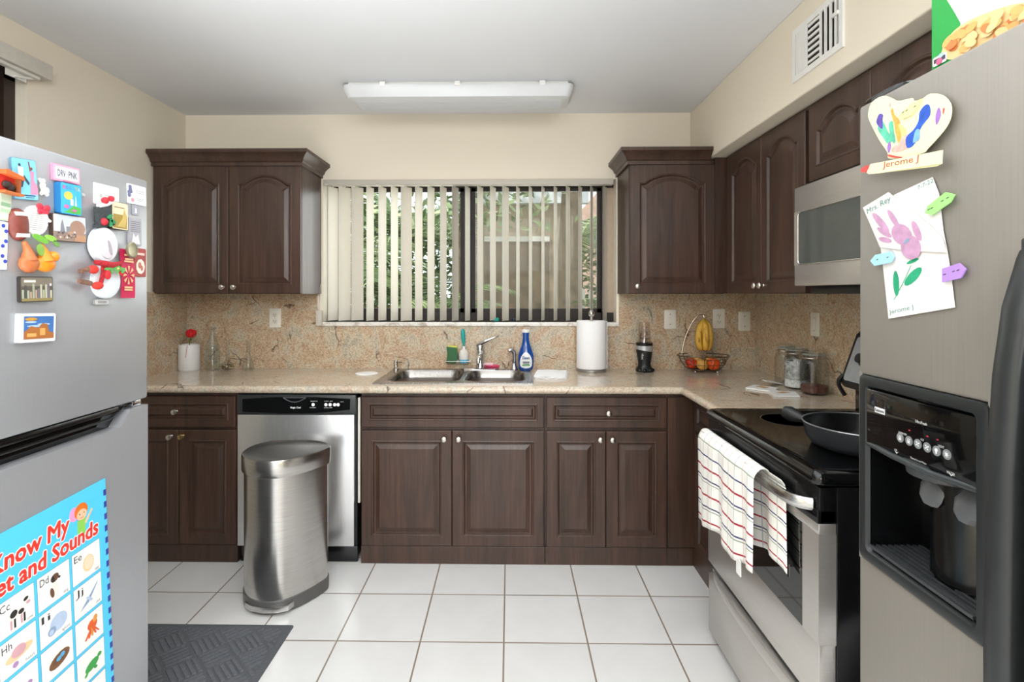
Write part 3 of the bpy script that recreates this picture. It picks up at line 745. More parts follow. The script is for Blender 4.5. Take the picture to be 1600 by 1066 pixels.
# folded cloth
T = Matrix.Translation((onZ(862, 585, CZ1).x, -.27, CZ1)) @ Matrix.Rotation(math.radians(-8), 4, 'Z')
random.seed(3)
cl = MB()
for L_ in range(3):
    rings = []
    for j in range(9):
        v_ = j / 8; row = []
        for i in range(11):
            u_ = i / 10
            row.append((-.085 + .17 * u_ - .004 * L_, -.13 + .27 * v_ * (1 - .04 * L_), .0035 + .0055 * L_ + .0016 * math.sin(u_ * 9 + L_ * 2) * math.cos(v_ * 7)))
        rings.append(row)
    top = [p for r in rings for p in r]; n1 = 11
    vs = [(x_, y_, z_) for x_, y_, z_ in top] + [(x_, y_, z_ - .0048 if L_ else z_ - .0035) for x_, y_, z_ in top]; N = len(top)
    fs = []
    for j in range(8):
        for i in range(10):
            k = j * n1 + i; fs.append((k, k + 1, k + n1 + 1, k + n1)); fs.append((N + k, N + k + n1, N + k + n1 + 1, N + k + 1))
    edge = [i for i in range(n1)] + [j * n1 + n1 - 1 for j in range(1, 9)] + [8 * n1 + i for i in range(n1 - 2, -1, -1)] + [j * n1 for j in range(7, 0, -1)]
    for k in range(len(edge)):
        a, b = edge[k], edge[(k + 1) % len(edge)]; fs.append((a, N + a, N + b, b))
    cl.add(vs, fs, 0, T)
solo('dish_cloth', cl, flat('#f0efee', .9, 0, .02), 'folded white cloth lying right of the sink', 'cloth', smooth=50)
# white coaster
p = onZ(572, 585, CZ1)
solo('coaster', MB().lathe([(0, 0), (.062, 0), (.064, .002), (.064, .005), (.06, .006), (0, .006)], Matrix.Translation((p.x, -.235, CZ1)), 32), WHITE, 'round white coaster lying left of the sink', 'coaster')
# paper towel on its holder
p = onZ(924, 580, CZ1); tx_, ty_ = p.x, -.105
pt = thing('paper_towel_holder', 'steel paper towel holder with round base below the window', 'paper towel holder', (tx_, ty_, CZ1))
Tm = Matrix.Translation((tx_, ty_, CZ1))
obj('base', MB().lathe([(0, 0), (.088, 0), (.089, .004), (.089, .014), (.085, .018), (0, .018)], Tm, 36), flat('#a19d98', .35, .8), pt)
obj('rod', MB().lathe([(0, .015), (.008, .015), (.008, .325), (0, .326)], Tm, 14), NICKEL, pt)
obj('finial', MB().ball((tx_, ty_, CZ1 + .341), .0185), NICKEL, pt)
PT = NT('paper_towel'); PT.set(col='#f4f3f2', rough=.95).bump(PT.noise(PT.coord(), 160, 2), .25, .002)
rl = MB().lathe([(.02, .02), (.0865, .02), (.088, .024), (.088, .296), (.0865, .30), (.02, .30), (.02, .02)], Tm, 40)
rl.box(tx_ + .0862, tx_ + .0885, ty_ - .03, ty_ + .02, CZ1 + .021, CZ1 + .299)
solo('paper_towel_roll', rl, PT.m, 'white paper towel roll on the steel holder', 'paper towel')

# ================================================================== LEFT END OF THE WORKTOP
p = onZ(295, 578, CZ1); vx, vy = p.x, -.085
Tm = Matrix.Translation((vx, vy, CZ1))
solo('vase', MB().lathe([(0, 0), (.056, 0), (.059, .004), (.059, .150), (.057, .154), (.053, .154), (.052, .14), (.052, .01), (0, .01)], Tm, 36), flat('#efeeec', .35, 0, .01),
     'plain white cylinder vase holding a red rose', 'vase')
rs = thing('rose', 'single red rose leaning in the white vase', 'flower', (vx, vy, CZ1 + .02))
obj('stem', MB().tube([(vx - .02, vy + .02, CZ1 + .02), (vx + .01, vy - .015, CZ1 + .15), (vx + .028, vy - .03, CZ1 + .215)], .0028, 8), flat('#4e7a35', .6), rs)
hd = MB()
for k in range(11):
    a_ = k * 2.4; rr_ = .004 + .0017 * k
    c_ = Vector((vx + .03 + rr_ * math.cos(a_), vy - .032 + rr_ * math.sin(a_), CZ1 + .222 + .004 * math.sin(k)))
    hd.ball(c_, (.014, .012, .026 - .0008 * k), 0, I4, 10, 8)
obj('bloom', hd, flat('#d3121e', .6, 0, .2, 60), rs)
obj('ribbon', MB().tube([(vx + .027, vy - .061, CZ1 + .155), (vx + .022, vy - .0625, CZ1 + .12), (vx + .017, vy - .0625, CZ1 + .08)], .0014, 6), flat('#c9725e', .6), rs)
obj('leaf', MB().loft([[(vx + .012 + .02 * t - .004 * math.sin(PI * t), vy - .02 - .005 * t, CZ1 + .17 + .02 * t - .008 * math.sin(PI * t)), (vx + .012 + .02 * t + .004 * math.sin(PI * t), vy - .02 - .005 * t, CZ1 + .172 + .02 * t + .008 * math.sin(PI * t))] for t in (.02, .3, .6, .98)], 0, I4, (False, False), False), flat('#5b8a3c', .6), rs)
def glass_prof(prof, th=.0025):
    """outer profile plus inner wall"""
    inner = [(max(r - th, .001), z + (th if i == 0 else 0)) for i, (r, z) in enumerate(prof)]
    return [(0, prof[0][1])] + prof + inner[::-1] + [(0, prof[0][1] + th)]
def bottle(name, label, cat, u, v, y, prof, extra=None):
    p = onZ(u, v, CZ1); T = Matrix.Translation((p.x, y, CZ1))
    return p.x, T, prof
p = onY(332, 570, -.095)
solo('glass_bottle', MB().lathe(glass_prof([(.038, .001), (.041, .006), (.041, .125), (.038, .15), (.024, .185), (.0155, .21), (.0145, .245), (.017, .248), (.017, .256), (.015, .258)]), Matrix.Translation((p.x, -.095, CZ1)), 32), GLASS,
     'tall clear glass bottle standing beside the white vase', 'bottle')
p = onY(355, 570, -.09); bxx = p.x
gb = thing('bud_vase', 'slim clear bud vase with pebbles in its round base', 'vase', (bxx, -.09, CZ1))
obj('glass', MB().lathe(glass_prof([(.02, .001), (.034, .006), (.040, .02), (.036, .036), (.018, .05), (.010, .065), (.0085, .10), (.0085, .17), (.011, .188)], .002), Matrix.Translation((bxx, -.09, CZ1)), 28), GLASS, gb)
pe = MB(); random.seed(5)
for k in range(46):
    a_ = random.uniform(0, 2 * PI); r_ = .031 * math.sqrt(random.random()); z_ = random.uniform(.01, .03)
    pe.ball((bxx + r_ * math.cos(a_), -.09 + r_ * math.sin(a_), CZ1 + z_), (.0055, .0045, .004), random.randint(0, 2), I4, 8, 5)
obj('pebbles', pe, [flat('#7d6344', .5), flat('#c9b48b', .4), flat('#4b3824', .5)], gb, 60)
bpy.data.objects['pebbles']['kind'] = 'stuff'
p = onY(388, 570, -.09)
solo('bottle_vase', MB().lathe(glass_prof([(.029, .001), (.033, .006), (.033, .03), (.026, .055), (.0135, .085), (.011, .11), (.012, .14), (.011, .155), (.0145, .182)], .002), Matrix.Translation((p.x, -.09, CZ1)), 28), GLASS,
     'small clear glass vase with flared neck, rightmost of the glass vessels beside the rose', 'vase')

# ================================================================== RIGHT END OF THE WORKTOP
# personal blender
p = onZ(1002, 578, CZ1); gx, gy = p.x, -.12
bl = thing('blender', 'black and silver personal blender with a clear cup beside the paper towels', 'blender', (gx, gy, CZ1))
Tm = Matrix.Translation((gx, gy, CZ1))
obj('base', MB().lathe([(0, 0), (.048, 0), (.05, .004), (.05, .016), (.043, .026), (.037, .036), (.036, .052), (.043, .095), (.0475, .125), (.0485, .158), (.044, .162), (0, .162)], Tm, 36), BLACKM, bl)
for a_ in (-.8, -.2, .5, 1.2, 2.2, 3.4):
    obj('foot', MB().ball((gx + .046 * math.sin(a_), gy - .046 * math.cos(a_), CZ1 + .012), (.012, .012, .012)), BLACK, bl)
sb = MB(); n_ = 40
lo_ = []; hi_ = []
for k in range(n_):
    a_ = 2 * PI * k / n_; z_ = .128 - .012 * math.sin(a_) * .9
    r0 = .0478 + .0008; r1 = .0486 + .0008
    lo_.append((gx + r0 * math.cos(a_), gy + r0 * math.sin(a_), CZ1 + .126 - .008 * math.cos(a_))); hi_.append((gx + r1 * math.cos(a_), gy + r1 * math.sin(a_), CZ1 + .155))
sb.loft([lo_, hi_], 0, I4, (False, False))
obj('silver_band', sb, flat('#bdbfc1', .35, .5), bl)
obj('brand_badge', MB().text('NINJA', 0, 0, .014, .0, 0, fr((gx - .020, gy - .0475, CZ1 + .078), (0.05, 0, 1), (-1, .3, 0)), width=.034), flat('#cfd2d4', .4), bl, 0)
obj('cup', MB().lathe(glass_prof([(.044, .165), (.042, .172), (.036, .19), (.034, .25), (.031, .285), (.027, .293)]), Tm, 28), m_thin_glass('pinkish_plastic', (.96, .93, .92, 1), .7), bl)
obj('cup_collar', MB().lathe([(.036, .16), (.048, .16), (.049, .164), (.049, .171), (.045, .173), (.036, .173)], Tm, 28), BLACK, bl)
obj('blade', MB().lathe([(0, .172), (.012, .172), (.009, .185), (.003, .2), (0, .2)], Tm, 12).box(gx - .024, gx + .024, gy - .004, gy + .004, CZ1 + .196, CZ1 + .199), CHROME, bl)

# fruit basket with banana hook
p = onZ(1101, 580, CZ1); kx_, ky_ = p.x - .02, -.125
bk = thing('fruit_basket', 'bronze wire fruit basket with a tall banana hook', 'basket', (kx_, ky_, CZ1))
WIRE = flat('#6a5846', .35, .8)
def circ(r, z, n=32, ph=0): return [(kx_ + r * math.cos(2 * PI * k / n + ph), ky_ + r * .78 * math.sin(2 * PI * k / n + ph), CZ1 + z) for k in range(n)]
m = MB()
m.tube(circ(.148, .098), .0028, 6, closed=True); obj('rim', m, WIRE, bk)
m = MB()
for r_, z_ in ((.138, .082), (.122, .05), (.098, .02), (.06, .014)): m.tube(circ(r_, z_), .0017, 6, closed=True)
for k in range(14):
    a_ = 2 * PI * k / 14
    m.tube([(kx_ + r_ * math.cos(a_), ky_ + r_ * .78 * math.sin(a_), CZ1 + z_) for r_, z_ in ((.02, .013), (.06, .014), (.098, .02), (.122, .05), (.138, .082), (.146, .098))], .0016, 6)
obj('wire_bowl', m, WIRE, bk)
for k in range(7):
    a_ = 2 * PI * k / 7 + .2
    cx_, cy_ = kx_ + .131 * math.cos(a_), ky_ + .103 * math.sin(a_)
    sp_ = [(cx_ - math.sin(a_) * q * math.cos(t), cy_ + math.cos(a_) * q * math.cos(t), CZ1 + .066 + q * math.sin(t)) for t in [j * .5 for j in range(18)] for q in (.018 - .0008 * t,)]
    obj('scroll', MB().tube(sp_, .0015, 5), WIRE, bk)
for k in range(4):
    a_ = PI / 4 + k * PI / 2
    obj('foot', MB().ball((kx_ + .09 * math.cos(a_), ky_ + .07 * math.sin(a_), CZ1 + .0075), .0075, 0, I4, 10, 8), CHROME, bk)
hk = spline([(kx_ - .10, ky_ + .085, CZ1 + .08), (kx_ - .085, ky_ + .085, CZ1 + .17), (kx_ - .055, ky_ + .075, CZ1 + .26), (kx_ - .02, ky_ + .05, CZ1 + .325), (kx_ + .003, ky_ + .02, CZ1 + .335), (kx_ + .01, ky_ + .012, CZ1 + .318)], 6, False)
obj('banana_hook', MB().tube(hk, .003, 8).tube([(kx_ + .09, ky_ + .085, CZ1 + .09), (kx_ + .07, ky_ + .08, CZ1 + .16)], .0025, 8), CHROME, bk)
BAN = NT('banana_skin'); BAN.set(col=BAN.ramp(BAN.noise(BAN.coord((1, 1, .4)), 40, 4, .7), [(.32, '#8a5d1c'), (.42, '#d8a63a'), (.7, '#e6bd55')]), rough=.5)
hx_, hy_, hz_ = kx_ + .012, ky_ + .012, CZ1 + .318
for k, (dx_, dy_, lb_) in enumerate(((-.034, -.008, 'ripe banana hanging leftmost from the basket hook'), (-.006, -.03, 'ripe banana hanging in the middle front of the bunch'), (.020, -.016, 'ripe banana hanging rightmost from the basket hook'), (-.002, .014, 'ripe banana hanging at the back of the bunch by the backsplash'))):
    P_ = spline([(hx_, hy_, hz_ - .004), (hx_ + dx_ * .35, hy_ + dy_ * .35, hz_ - .022), (hx_ + dx_ * .9, hy_ + dy_, hz_ - .06), (hx_ + dx_ * 1.15, hy_ + dy_ * 1.25, hz_ - .12), (hx_ + dx_ * .95, hy_ + dy_ * 1.1, hz_ - .165), (hx_ + dx_ * .6, hy_ + dy_ * .7, hz_ - .192)], 4, False)
    n_ = len(P_); R_ = [.005 if t < .14 else .019 * min(1, ((t - .1) / .22)) ** .6 * (1 - max(0, (t - .75) / .25) ** 2 * .75) for t in [i / (n_ - 1) for i in range(n_)]]
    bn = thing('banana', lb_, 'banana', (hx_, hy_, hz_ - .1), group='bananas on the basket hook')
    obj('peel', MB().tube(P_, R_, 7), BAN.m, bn, 60)
    obj('tip', MB().ball(P_[-1], .0045, 0, I4, 8, 6), flat('#4a3520', .8), bn)
def fruit(name, label, cat, x, y, z, r, m_, grp='fruit lying in the wire basket'):
    f_ = thing(name, label, cat, (x, y, z - r), group=grp)
    obj('skin', MB().lathe([(0, -r * .88), (r * .4, -r * .86), (r * .8, -r * .6), (r, 0), (r * .82, r * .6), (r * .42, r * .85), (r * .1, r * .8), (0, r * .76)], Matrix.Translation((x, y, z)), 22), m_, f_, 60)
    obj('stem_end', MB().lathe([(0, 0), (.005, 0), (.003, .006), (0, .006)], Matrix.Translation((x, y, z + r * .76)), 8), flat('#5e6b2e', .7), f_)
TOM = flat('#d9391c', .25, 0, .12, 12); ORG = flat('#e8591b', .4, 0, .08, 60); MNG = flat('#dca54a', .45, 0, .15, 14)
fruit('tomato', 'red tomato at the left end of the wire basket', 'tomato', kx_ - .078, ky_ - .02, CZ1 + .055, .034, TOM)
fruit('orange', 'bright orange fruit at the right front of the wire basket', 'orange', kx_ + .042, ky_ - .045, CZ1 + .052, .038, ORG)
fruit('mango', 'yellow mango in the middle front of the wire basket', 'mango', kx_ - .022, ky_ - .045, CZ1 + .05, .034, MNG)
fruit('mango', 'yellow mango at the back of the wire basket behind the orange', 'mango', kx_ + .06, ky_ + .035, CZ1 + .055, .036, MNG)
fruit('mango', 'yellow mango at the back of the wire basket behind the tomato', 'mango', kx_ - .03, ky_ + .036, CZ1 + .055, .035, MNG)

# glass canisters
def canister(label, x, y, r, h, fill=None):
    c = thing('glass_jar', label, 'jar', (x, y, CZ1), group='glass jars beside the range')
    T = Matrix.Translation((x, y, CZ1))
    obj('glass', MB().lathe(glass_prof([(r - .006, .0015), (r, .008), (r, h - .05), (r - .006, h - .035), (r - .016, h - .024), (r - .014, h - .016), (r - .014, h - .005)], .003), T, 36), GLASS, c)
    obj('lid', MB().lathe([(0, h - .003), (r - .012, h - .003), (r - .008, h + .004), (r - .008, h + .012), (r - .02, h + .018), (r - .03, h + .016), (0, h + .013)], T, 32), GLASS, c)
    obj('gasket', MB().tube([(x + (r - .012) * math.cos(2 * PI * k / 28), y + (r - .012) * math.sin(2 * PI * k / 28), CZ1 + h - .003) for k in range(28)], .0028, 6, closed=True), flat('#9b9f9c', .5), c)
    obj('wire_clasp', MB().tube([(x + (r - .008) * math.cos(2 * PI * k / 28), y + (r - .008) * math.sin(2 * PI * k / 28), CZ1 + h - .018) for k in range(28)], .0018, 6, closed=True).tube([(x - .02, y - r + .004, CZ1 + h - .018), (x - .018, y - r - .006, CZ1 + h - .04), (x + .018, y - r - .006, CZ1 + h - .04), (x + .02, y - r + .004, CZ1 + h - .018), (x + .018, y - r + .002, CZ1 + h + .008), (x - .018, y - r + .002, CZ1 + h + .008)], .0017, 6, closed=True), NICKEL, c)
    if fill:
        hh, mm, nm = fill
        o = obj(nm, MB().lathe([(0, .0045), (r - .0045, .0105), (r - .0045, hh * .9), (r * .5, hh), (0, hh * 1.05)], T, 30), mm, c); o['kind'] = 'stuff'
    return c
j1 = onZ(1245, 600, CZ1); j2 = onZ(1270, 611, CZ1); j3 = onZ(1303, 619, CZ1)
canister('empty clear glass jar farthest from the range, against the backsplash', 1.428, -.50, .052, .185)
SUG = NT('coarse_sugar'); SUG.set(col=SUG.ramp(SUG.noise(SUG.coord(), 90, 4, .7), [(.3, '#b5b3ae'), (.6, '#edecea')]), rough=.8)
canister('clear glass jar of white sugar, middle one of the three jars', 1.405, -.655, .060, .19, (.05, SUG.m, 'sugar'))
canister('clear glass jar with brown powder at the bottom, nearest the range', 1.405, -.80, .060, .185, (.045, flat('#5c3328', .9, 0, .2, 200), 'brown_powder'))
fm = NT('sugar_dust'); f1 = fm.new('ShaderNodeBsdfTransparent'); f2 = fm.new('ShaderNodeBsdfDiffuse'); f2.inputs[0].default_value = (.85, .85, .84, 1); f3 = fm.new('ShaderNodeMixShader')
fm.link(fm.ramp(fm.noise(fm.coord(), 60, 4), [(.35, (.12, .12, .12, 1)), (.7, (.55, .55, .55, 1))]), f3.inputs[0]); fm.link(f1.outputs[0], f3.inputs[1]); fm.link(f2.outputs[0], f3.inputs[2]); fm.link(f3.outputs[0], fm.n['Material Output'].inputs[0]); FILM = fm.m
obj('sugar_crystals', MB().lathe([(.0562, .05), (.0562, .135), (.0555, .135), (.0555, .05)], Matrix.Translation((1.405, -.655, CZ1)), 30), FILM, [o for o in bpy.data.objects if o.get('label', '').startswith('clear glass jar of white')][0])
bpy.data.objects['sugar_crystals'].name = 'dusty_film'
# flat white trivet made of two joined squares
def pz(u, v): q_ = onZ(u, v, CZ1 + .008); return (q_.x, q_.y)
zz = lambda a_, b_: (1150 + a_ / 7.615, 520 + b_ / 7.615)
tp = [pz(*zz(a_, b_)) for a_, b_ in ((112, 650), (390, 688), (445, 745), (762, 755), (705, 702), (500, 690), (470, 672), (515, 655), (400, 640), (215, 618))]
tv = thing('trivet', 'flat white trivet of two joined squares on the worktop before the jars', 'trivet', (1.25, -.70, CZ1))
obj('frame', MB().prism(tp, .007, 0, Matrix.Translation((0, 0, CZ1 + .001))), WHITE, tv, 0)
for qa in (((225, 640), (330, 660), (400, 655), (300, 632)), ((480, 715), (560, 722), (650, 715), (560, 700))):
    obj('inlay', MB().prism([pz(*zz(a_, b_)) for a_, b_ in qa], .0012, 0, Matrix.Translation((0, 0, CZ1 + .0076))), flat('#c79f74', .5, 0, .15, 80), tv, 0)
# white card leaning flat between the jars
solo('white_card', MB().prism([(-.07, -.02), (.06, -.035), (.075, .02), (-.05, .02)], .004, 0, Matrix.Translation((1.33, -.56, CZ1 + .012)) @ Matrix.Rotation(math.radians(12), 4, 'Y') @ Matrix.Rotation(.5, 4, 'Z')), WHITE,
     'white card tucked under the left side of the jars', 'card')

# ---- outlets and switches
def wall_plate(kind, label, T, w=.072, h=.117):
    c = thing({'outlet': 'outlet', 'blank plate': 'wall_plate'}.get(kind, 'wall_switch'), label, {'rocker': 'switch', 'blank plate': 'wall plate'}.get(kind, kind), tuple(T.translation))
    m = MB().loft([[(x_, y_, z_) for x_, y_ in rr(-w / 2 + i_, -h / 2 + i_, w / 2 - i_, h / 2 - i_, .006, 3)] for i_, z_ in ((0, 0), (0, .003), (.004, .006))], 0, T)
    obj('cover_plate', m, PLATE, c)
    if kind == 'outlet':
        for s_ in (-1, 1):
            r_ = obj('receptacle', MB().rrect(-.017, s_ * .0195 - .0145, .017, s_ * .0195 + .0145, .012, .002, 0, T, .0055), flat('#e4ddcd', .4), c)
            k = MB()
            for sx_, hh in ((-.0065, .009), (.0065, .007)): k.rect(sx_ - .0012, s_ * .0195 - hh / 2 + .002, sx_ + .0012, s_ * .0195 + hh / 2 + .002, .0004, 0, T, .0076)
            k.disc(0, s_ * .0195 - .008, .0024, .0024, .0004, 0, T, .0076, 10)
            obj('slots', k, BLACKM, r_, 0)
        obj('screw', MB().disc(0, 0, .003, .003, .001, 0, T, .006, 12), NICKEL, c)
    else:
        for zz_ in (-.03, .03): obj('screw', MB().disc(0, zz_, .003, .003, .001, 0, T, .006, 12), flat('#6d665a', .4, .6), c)
        if kind == 'switch': obj('toggle', MB().box(-.005, .005, -.011, .011, .005, .016, T=T, bev=.003), PLATE, c)
        if kind == 'rocker': obj('rocker_paddle', MB().box(-.015, .015, -.03, .03, .005, .009, T=T, bev=.002), PLATE, c)
    return c
q = onY(430, 497, -st); wall_plate('outlet', 'cream duplex outlet on the backsplash left of the window', BACK(q.x, q.z, -st))
q = onY(1047, 499, -st); wall_plate('switch', 'cream toggle switch on the backsplash right of the blender', BACK(q.x, q.z, -st))
q = onY(1123, 498, -st); wall_plate('outlet', 'cream duplex outlet on the backsplash right of the bananas', BACK(q.x, q.z, -st))
q = onY(1163, 502, -st); wall_plate('blank plate', 'cream blank wall plate near the corner of the backsplash', BACK(q.x, q.z, -st))
q = onX(1274, 507, XR - st); wall_plate('rocker', 'cream rocker switch on the right wall above the jars', RIGHT(q.y, q.z, XR - st))
# small dried flower ornament on top of the left wall cabinet
p = onY(420, 229, -.2)
solo('leaf_ornament', MB().prism([(-.03, 0), (.035, 0), (.012, .022), (.004, .012), (-.022, .03)], .012, 0, BACK(p.x, uz1 + .056, -.2)), flat('#4b3a2a', .7), 'small dark ornament lying on top of the left wall cabinet', 'ornament')
# ================================================================== RANGE, PAN, TOWEL, MICROWAVE
GX, GY0, GY1 = 0.785, -1.165, -1.925
ra = thing('range', 'black and stainless electric range on the right wall', 'stove', (1.13, (GY0 + GY1) / 2, 0))
obj('body', MB().box(GX + .04, XR - .03, GY1, GY0, .02, .868, bev=.004), BLACK, ra)
ct = MB(); rings = []
for ins, z_ in ((.012, .866), (.0, .872), (-.004, .884), (0, .897), (.010, .905), (.022, .908), (.04, .9045)):
    rings.append([(a, b, z_) for a, b in rr(GX - .012 + ins, GY1 + ins, 1.42, GY0 - ins, .022, 5)])
ct.loft(rings)
cto = obj('cooktop', ct, BLACKG, ra, 50)
for bx_, by2, br_ in ((1.0, -1.36, .095), (1.24, -1.36, .075), (1.0, -1.72, .075), (1.24, -1.72, .11)):
    obj('burner_ring', MB().lathe([(br_, .9046), (br_, .9049), (br_ - .003, .9049), (br_ - .003, .9046)], Matrix.Translation((bx_, by2, 0)), 48), flat('#3a3c3e', .3), cto)
obj('front_trim', MB().box(GX - .002, GX + .04, GY1 + .004, GY0 - .004, .775, .866, bev=.004), BLACK, ra)
dz0, dz1 = .308, .775
wy0, wy1 = -1.285, onX(1256, 900, GX).y
wz0, wz1 = .470, .745
dr = MB(); T = RIGHT(GY0 - .004, 0, GX + .04); DW = GY0 - GY1 - .008
dr.box(0, DW, dz0, wz0, 0, .044, bev=.004, T=T).box(0, DW, wz1, dz1, 0, .044, bev=.003, T=T)
a_, b_ = GY0 - .004 - wy0, GY0 - .004 - wy1
dr.box(0, a_, wz0 - .003, wz1 + .003, 0, .044, T=T).box(b_, DW, wz0 - .003, wz1 + .003, 0, .044, T=T)
od = obj('oven_door', dr, RANGE, ra, 30)
obj('oven_window', MB().rrect(a_ - .004, wz0 - .004, b_ + .004, wz1 + .004, .012, .004, 0, T, .0385), flat('#0b0d0c', .04, 0, .1, 30, .8), od)
obj('door_trim', MB().box(0, DW, dz1 - .002, dz1 + .035, 0, .047, bev=.004, T=T), BLACKG, od)
hz = .815
hp = spline([(GX - .004, GY0 - .03, hz), (GX - .03, GY0 - .045, hz), (GX - .046, GY0 - .085, hz), (GX - .05, GY0 - .2, hz), (GX - .052, (GY0 + GY1) / 2, hz), (GX - .05, GY1 + .2, hz), (GX - .046, GY1 + .085, hz), (GX - .03, GY1 + .045, hz), (GX - .004, GY1 + .03, hz)], 5, False)
hm = MB(); rings = []
for i_, p in enumerate(hp):
    q = Vector(hp[min(i_ + 1, len(hp) - 1)]) - Vector(hp[max(i_ - 1, 0)]); q.normalize(); nx = Vector((q.y, -q.x, 0))
    rings.append([tuple(Vector(p) + nx * .008 * math.cos(k * PI / 5) + Vector((0, 0, 1)) * .0165 * math.sin(k * PI / 5)) for k in range(10)])
obj('door_handle', hm.loft(rings), STEEL, od)
T2 = RIGHT(GY0 - .004, 0, GX + .035)
dwo = obj('drawer', MB().box(0, DW, .035, .262, 0, .037, bev=.005, T=T2).box(0, DW, .262, .296, 0, .02, T=T2), RANGE, ra)
lip = MB(); prof = [(0, .236), (.5, .240), (1, .252), (1.05, .268), (.9, .285), (.5, .289), (0, .287)]; rings = []
for k in range(25):
    t = k / 24; e = max(0.02, math.sin(PI * t) ** .45); d_ = .036 * e
    rings.append([(DW * (.015 + .97 * t), .262 + (z_ - .262) * (.55 + .45 * e), .02 + x_ * d_) for x_, z_ in prof])
obj('drawer_pull', lip.loft(rings, 0, T2), RANGE, dwo, 40)
obj('gap_strip', MB().box(GX + .004, GX + .03, GY1 + .006, GY0 - .006, .29, .315), BLACK, ra)
# back console: leaning panel with dark border
T3 = Matrix.Identity(4)
cons = MB()
CO = -.038; CZ = .022
sec = [(x_ + CO, z_ + CZ) for x_, z_ in ((1.345, .985), (1.362, .965), (1.46, .965), (1.475, .99), (1.475, 1.172), (1.455, 1.185), (1.425, 1.185), (1.41, 1.172))]
cons.loft([[(x_, y_, z_) for x_, z_ in sec] for y_ in (GY1, GY0 + .015)])
co_ = obj('back_console', cons, BLACKM, ra, 30)
sec2 = [(x_ + CO, z_ + CZ) for x_, z_ in ((1.362, .992), (1.372, .978), (1.452, .978), (1.463, .996), (1.463, 1.16), (1.448, 1.172), (1.432, 1.172), (1.42, 1.16))]
obj('end_cap', MB().loft([[(x_, GY0 + .015, z_) for x_, z_ in sec2], [(x_, GY0 + .019, z_) for x_, z_ in sec2]]), flat('#9b9ea0', .4, .3), co_)
# the panel front: glossy grey display face
fp = Vector((1.41 - 1.345, 0, 1.172 - .985)).normalized()
T4 = fr((1.344 + CO, GY0 + .005, .988 + CZ), (0, -1, 0), (fp.x, 0, fp.z))
obj('control_face', MB().rrect(.01, .008, .74, .185, .012, .003, 0, T4, 0), flat('#a4a7a9', .35, .3), co_)
kd = MB(); kd.rrect(.25, .05, .5, .15, .01, .004, 0, T4, .002)
obj('display', kd, BLACKG, co_)
for u_ in (.09, .17, .58, .66):
    obj('burner_knob', MB().lathe([(0, 0), (.026, 0), (.026, .006), (.02, .01), (.018, .026), (0, .027)], T4 @ Matrix.Translation((u_, .1, .002)), 24), BLACKM, co_)
obj('console_support', MB().box(1.35, 1.45, GY1 + .01, GY0 - .01, .9, .995, bev=.004), BLACK, ra)
obj('vent_trim', MB().tube(spline([(1.316, GY0 + .008, 1.035), (1.300, GY0 + .010, 1.015), (1.302, GY0 + .010, .99), (1.322, GY0 + .008, .955)], 4, False), .008, 8), BLACKM, ra)

# frying pan
fpx, fpy, fpz = 1.035, -1.70, .905
pn = thing('frying_pan', 'dark grey frying pan with a black interior on the cooktop', 'pan', (fpx, fpy, fpz))
Tm = Matrix.Translation((fpx, fpy, fpz))
obj('pan_body', MB().lathe([(0, 0), (.118, 0), (.132, .006), (.146, .025), (.154, .068), (.1535, .068), (.143, .026), (.128, .009), (.1, .006), (0, .006)], Tm, 48), [flat('#3a3d42', .35, .3)], pn)
obj('rim', MB().tube([(fpx + .1545 * math.cos(2 * PI * k / 48), fpy + .1545 * math.sin(2 * PI * k / 48), fpz + .0685) for k in range(48)], .0022, 6, closed=True), flat('#a7a9ac', .3, .8), pn)
obj('nonstick_surface', MB().lathe([(0, .0065), (.1, .0065), (.128, .0095), (.1425, .0265), (.1525, .066), (.151, .066), (.1405, .0275), (.127, .0115), (.1, .008), (0, .008)], Tm, 48), flat('#101113', .25), pn)
p0 = Vector((fpx - .105, fpy + .115, fpz + .055)); hd_ = Vector((-.035, .06, .012))
hp = [p0 + hd_ * t for t in (0, .15, .4, .7, .95, 1.05)]
obj('handle', MB().tube(hp, [.012, .015, .02, .024, .019, .006], 14), BLACKM, pn)

# dish towel over the oven handle
tw = NT('checked_towel_cloth')
tc = tw.new('ShaderNodeUVMap'); sep = tw.new('ShaderNodeSeparateXYZ'); tw.link(tc.outputs[0], sep.inputs[0])
def stripe(axis, pos, wd):
    """1 inside the stripe at pos of the cloth"""
    m_ = tw.new('ShaderNodeMath', operation='COMPARE'); tw.link(sep.outputs[axis], m_.inputs[0]); m_.inputs[1].default_value = pos; m_.inputs[2].default_value = wd
    return m_.outputs[0]
col = '#f3f0ea'
first = True
for axis, pos, wd, cc, fa_ in [(1, q, w, c2, 1.0) for q, w, c2 in ((.07, .009, '#a81f30'), (.20, .006, '#8fa08a'), (.235, .008, '#2b3a66'), (.36, .010, '#a81f30'), (.50, .005, '#8fa08a'), (.535, .008, '#2b3a66'), (.655, .010, '#a81f30'), (.79, .008, '#2b3a66'), (.93, .006, '#8fa08a'))] + \
        [(0, q, .0045, c2, .65) for q, c2 in ((.06, '#d9b9b4'), (.14, '#9aa6b4'), (.24, '#d5a09e'), (.33, '#b7c0b0'), (.43, '#9aa6b4'), (.53, '#d5a09e'), (.62, '#b7c0b0'), (.72, '#9aa6b4'), (.82, '#d5a09e'), (.92, '#b7c0b0'))]:
    sfac = stripe(axis, pos, wd)
    if fa_ < 1:
        mu = tw.new('ShaderNodeMath', operation='MULTIPLY'); tw.link(sfac, mu.inputs[0]); mu.inputs[1].default_value = fa_; sfac = mu.outputs[0]
    col = tw.mix(sfac, col, cc)
tw.set(col=col, rough=.95).bump(tw.noise(tw.coord(kind='UV'), 200, 2), .3, .001)
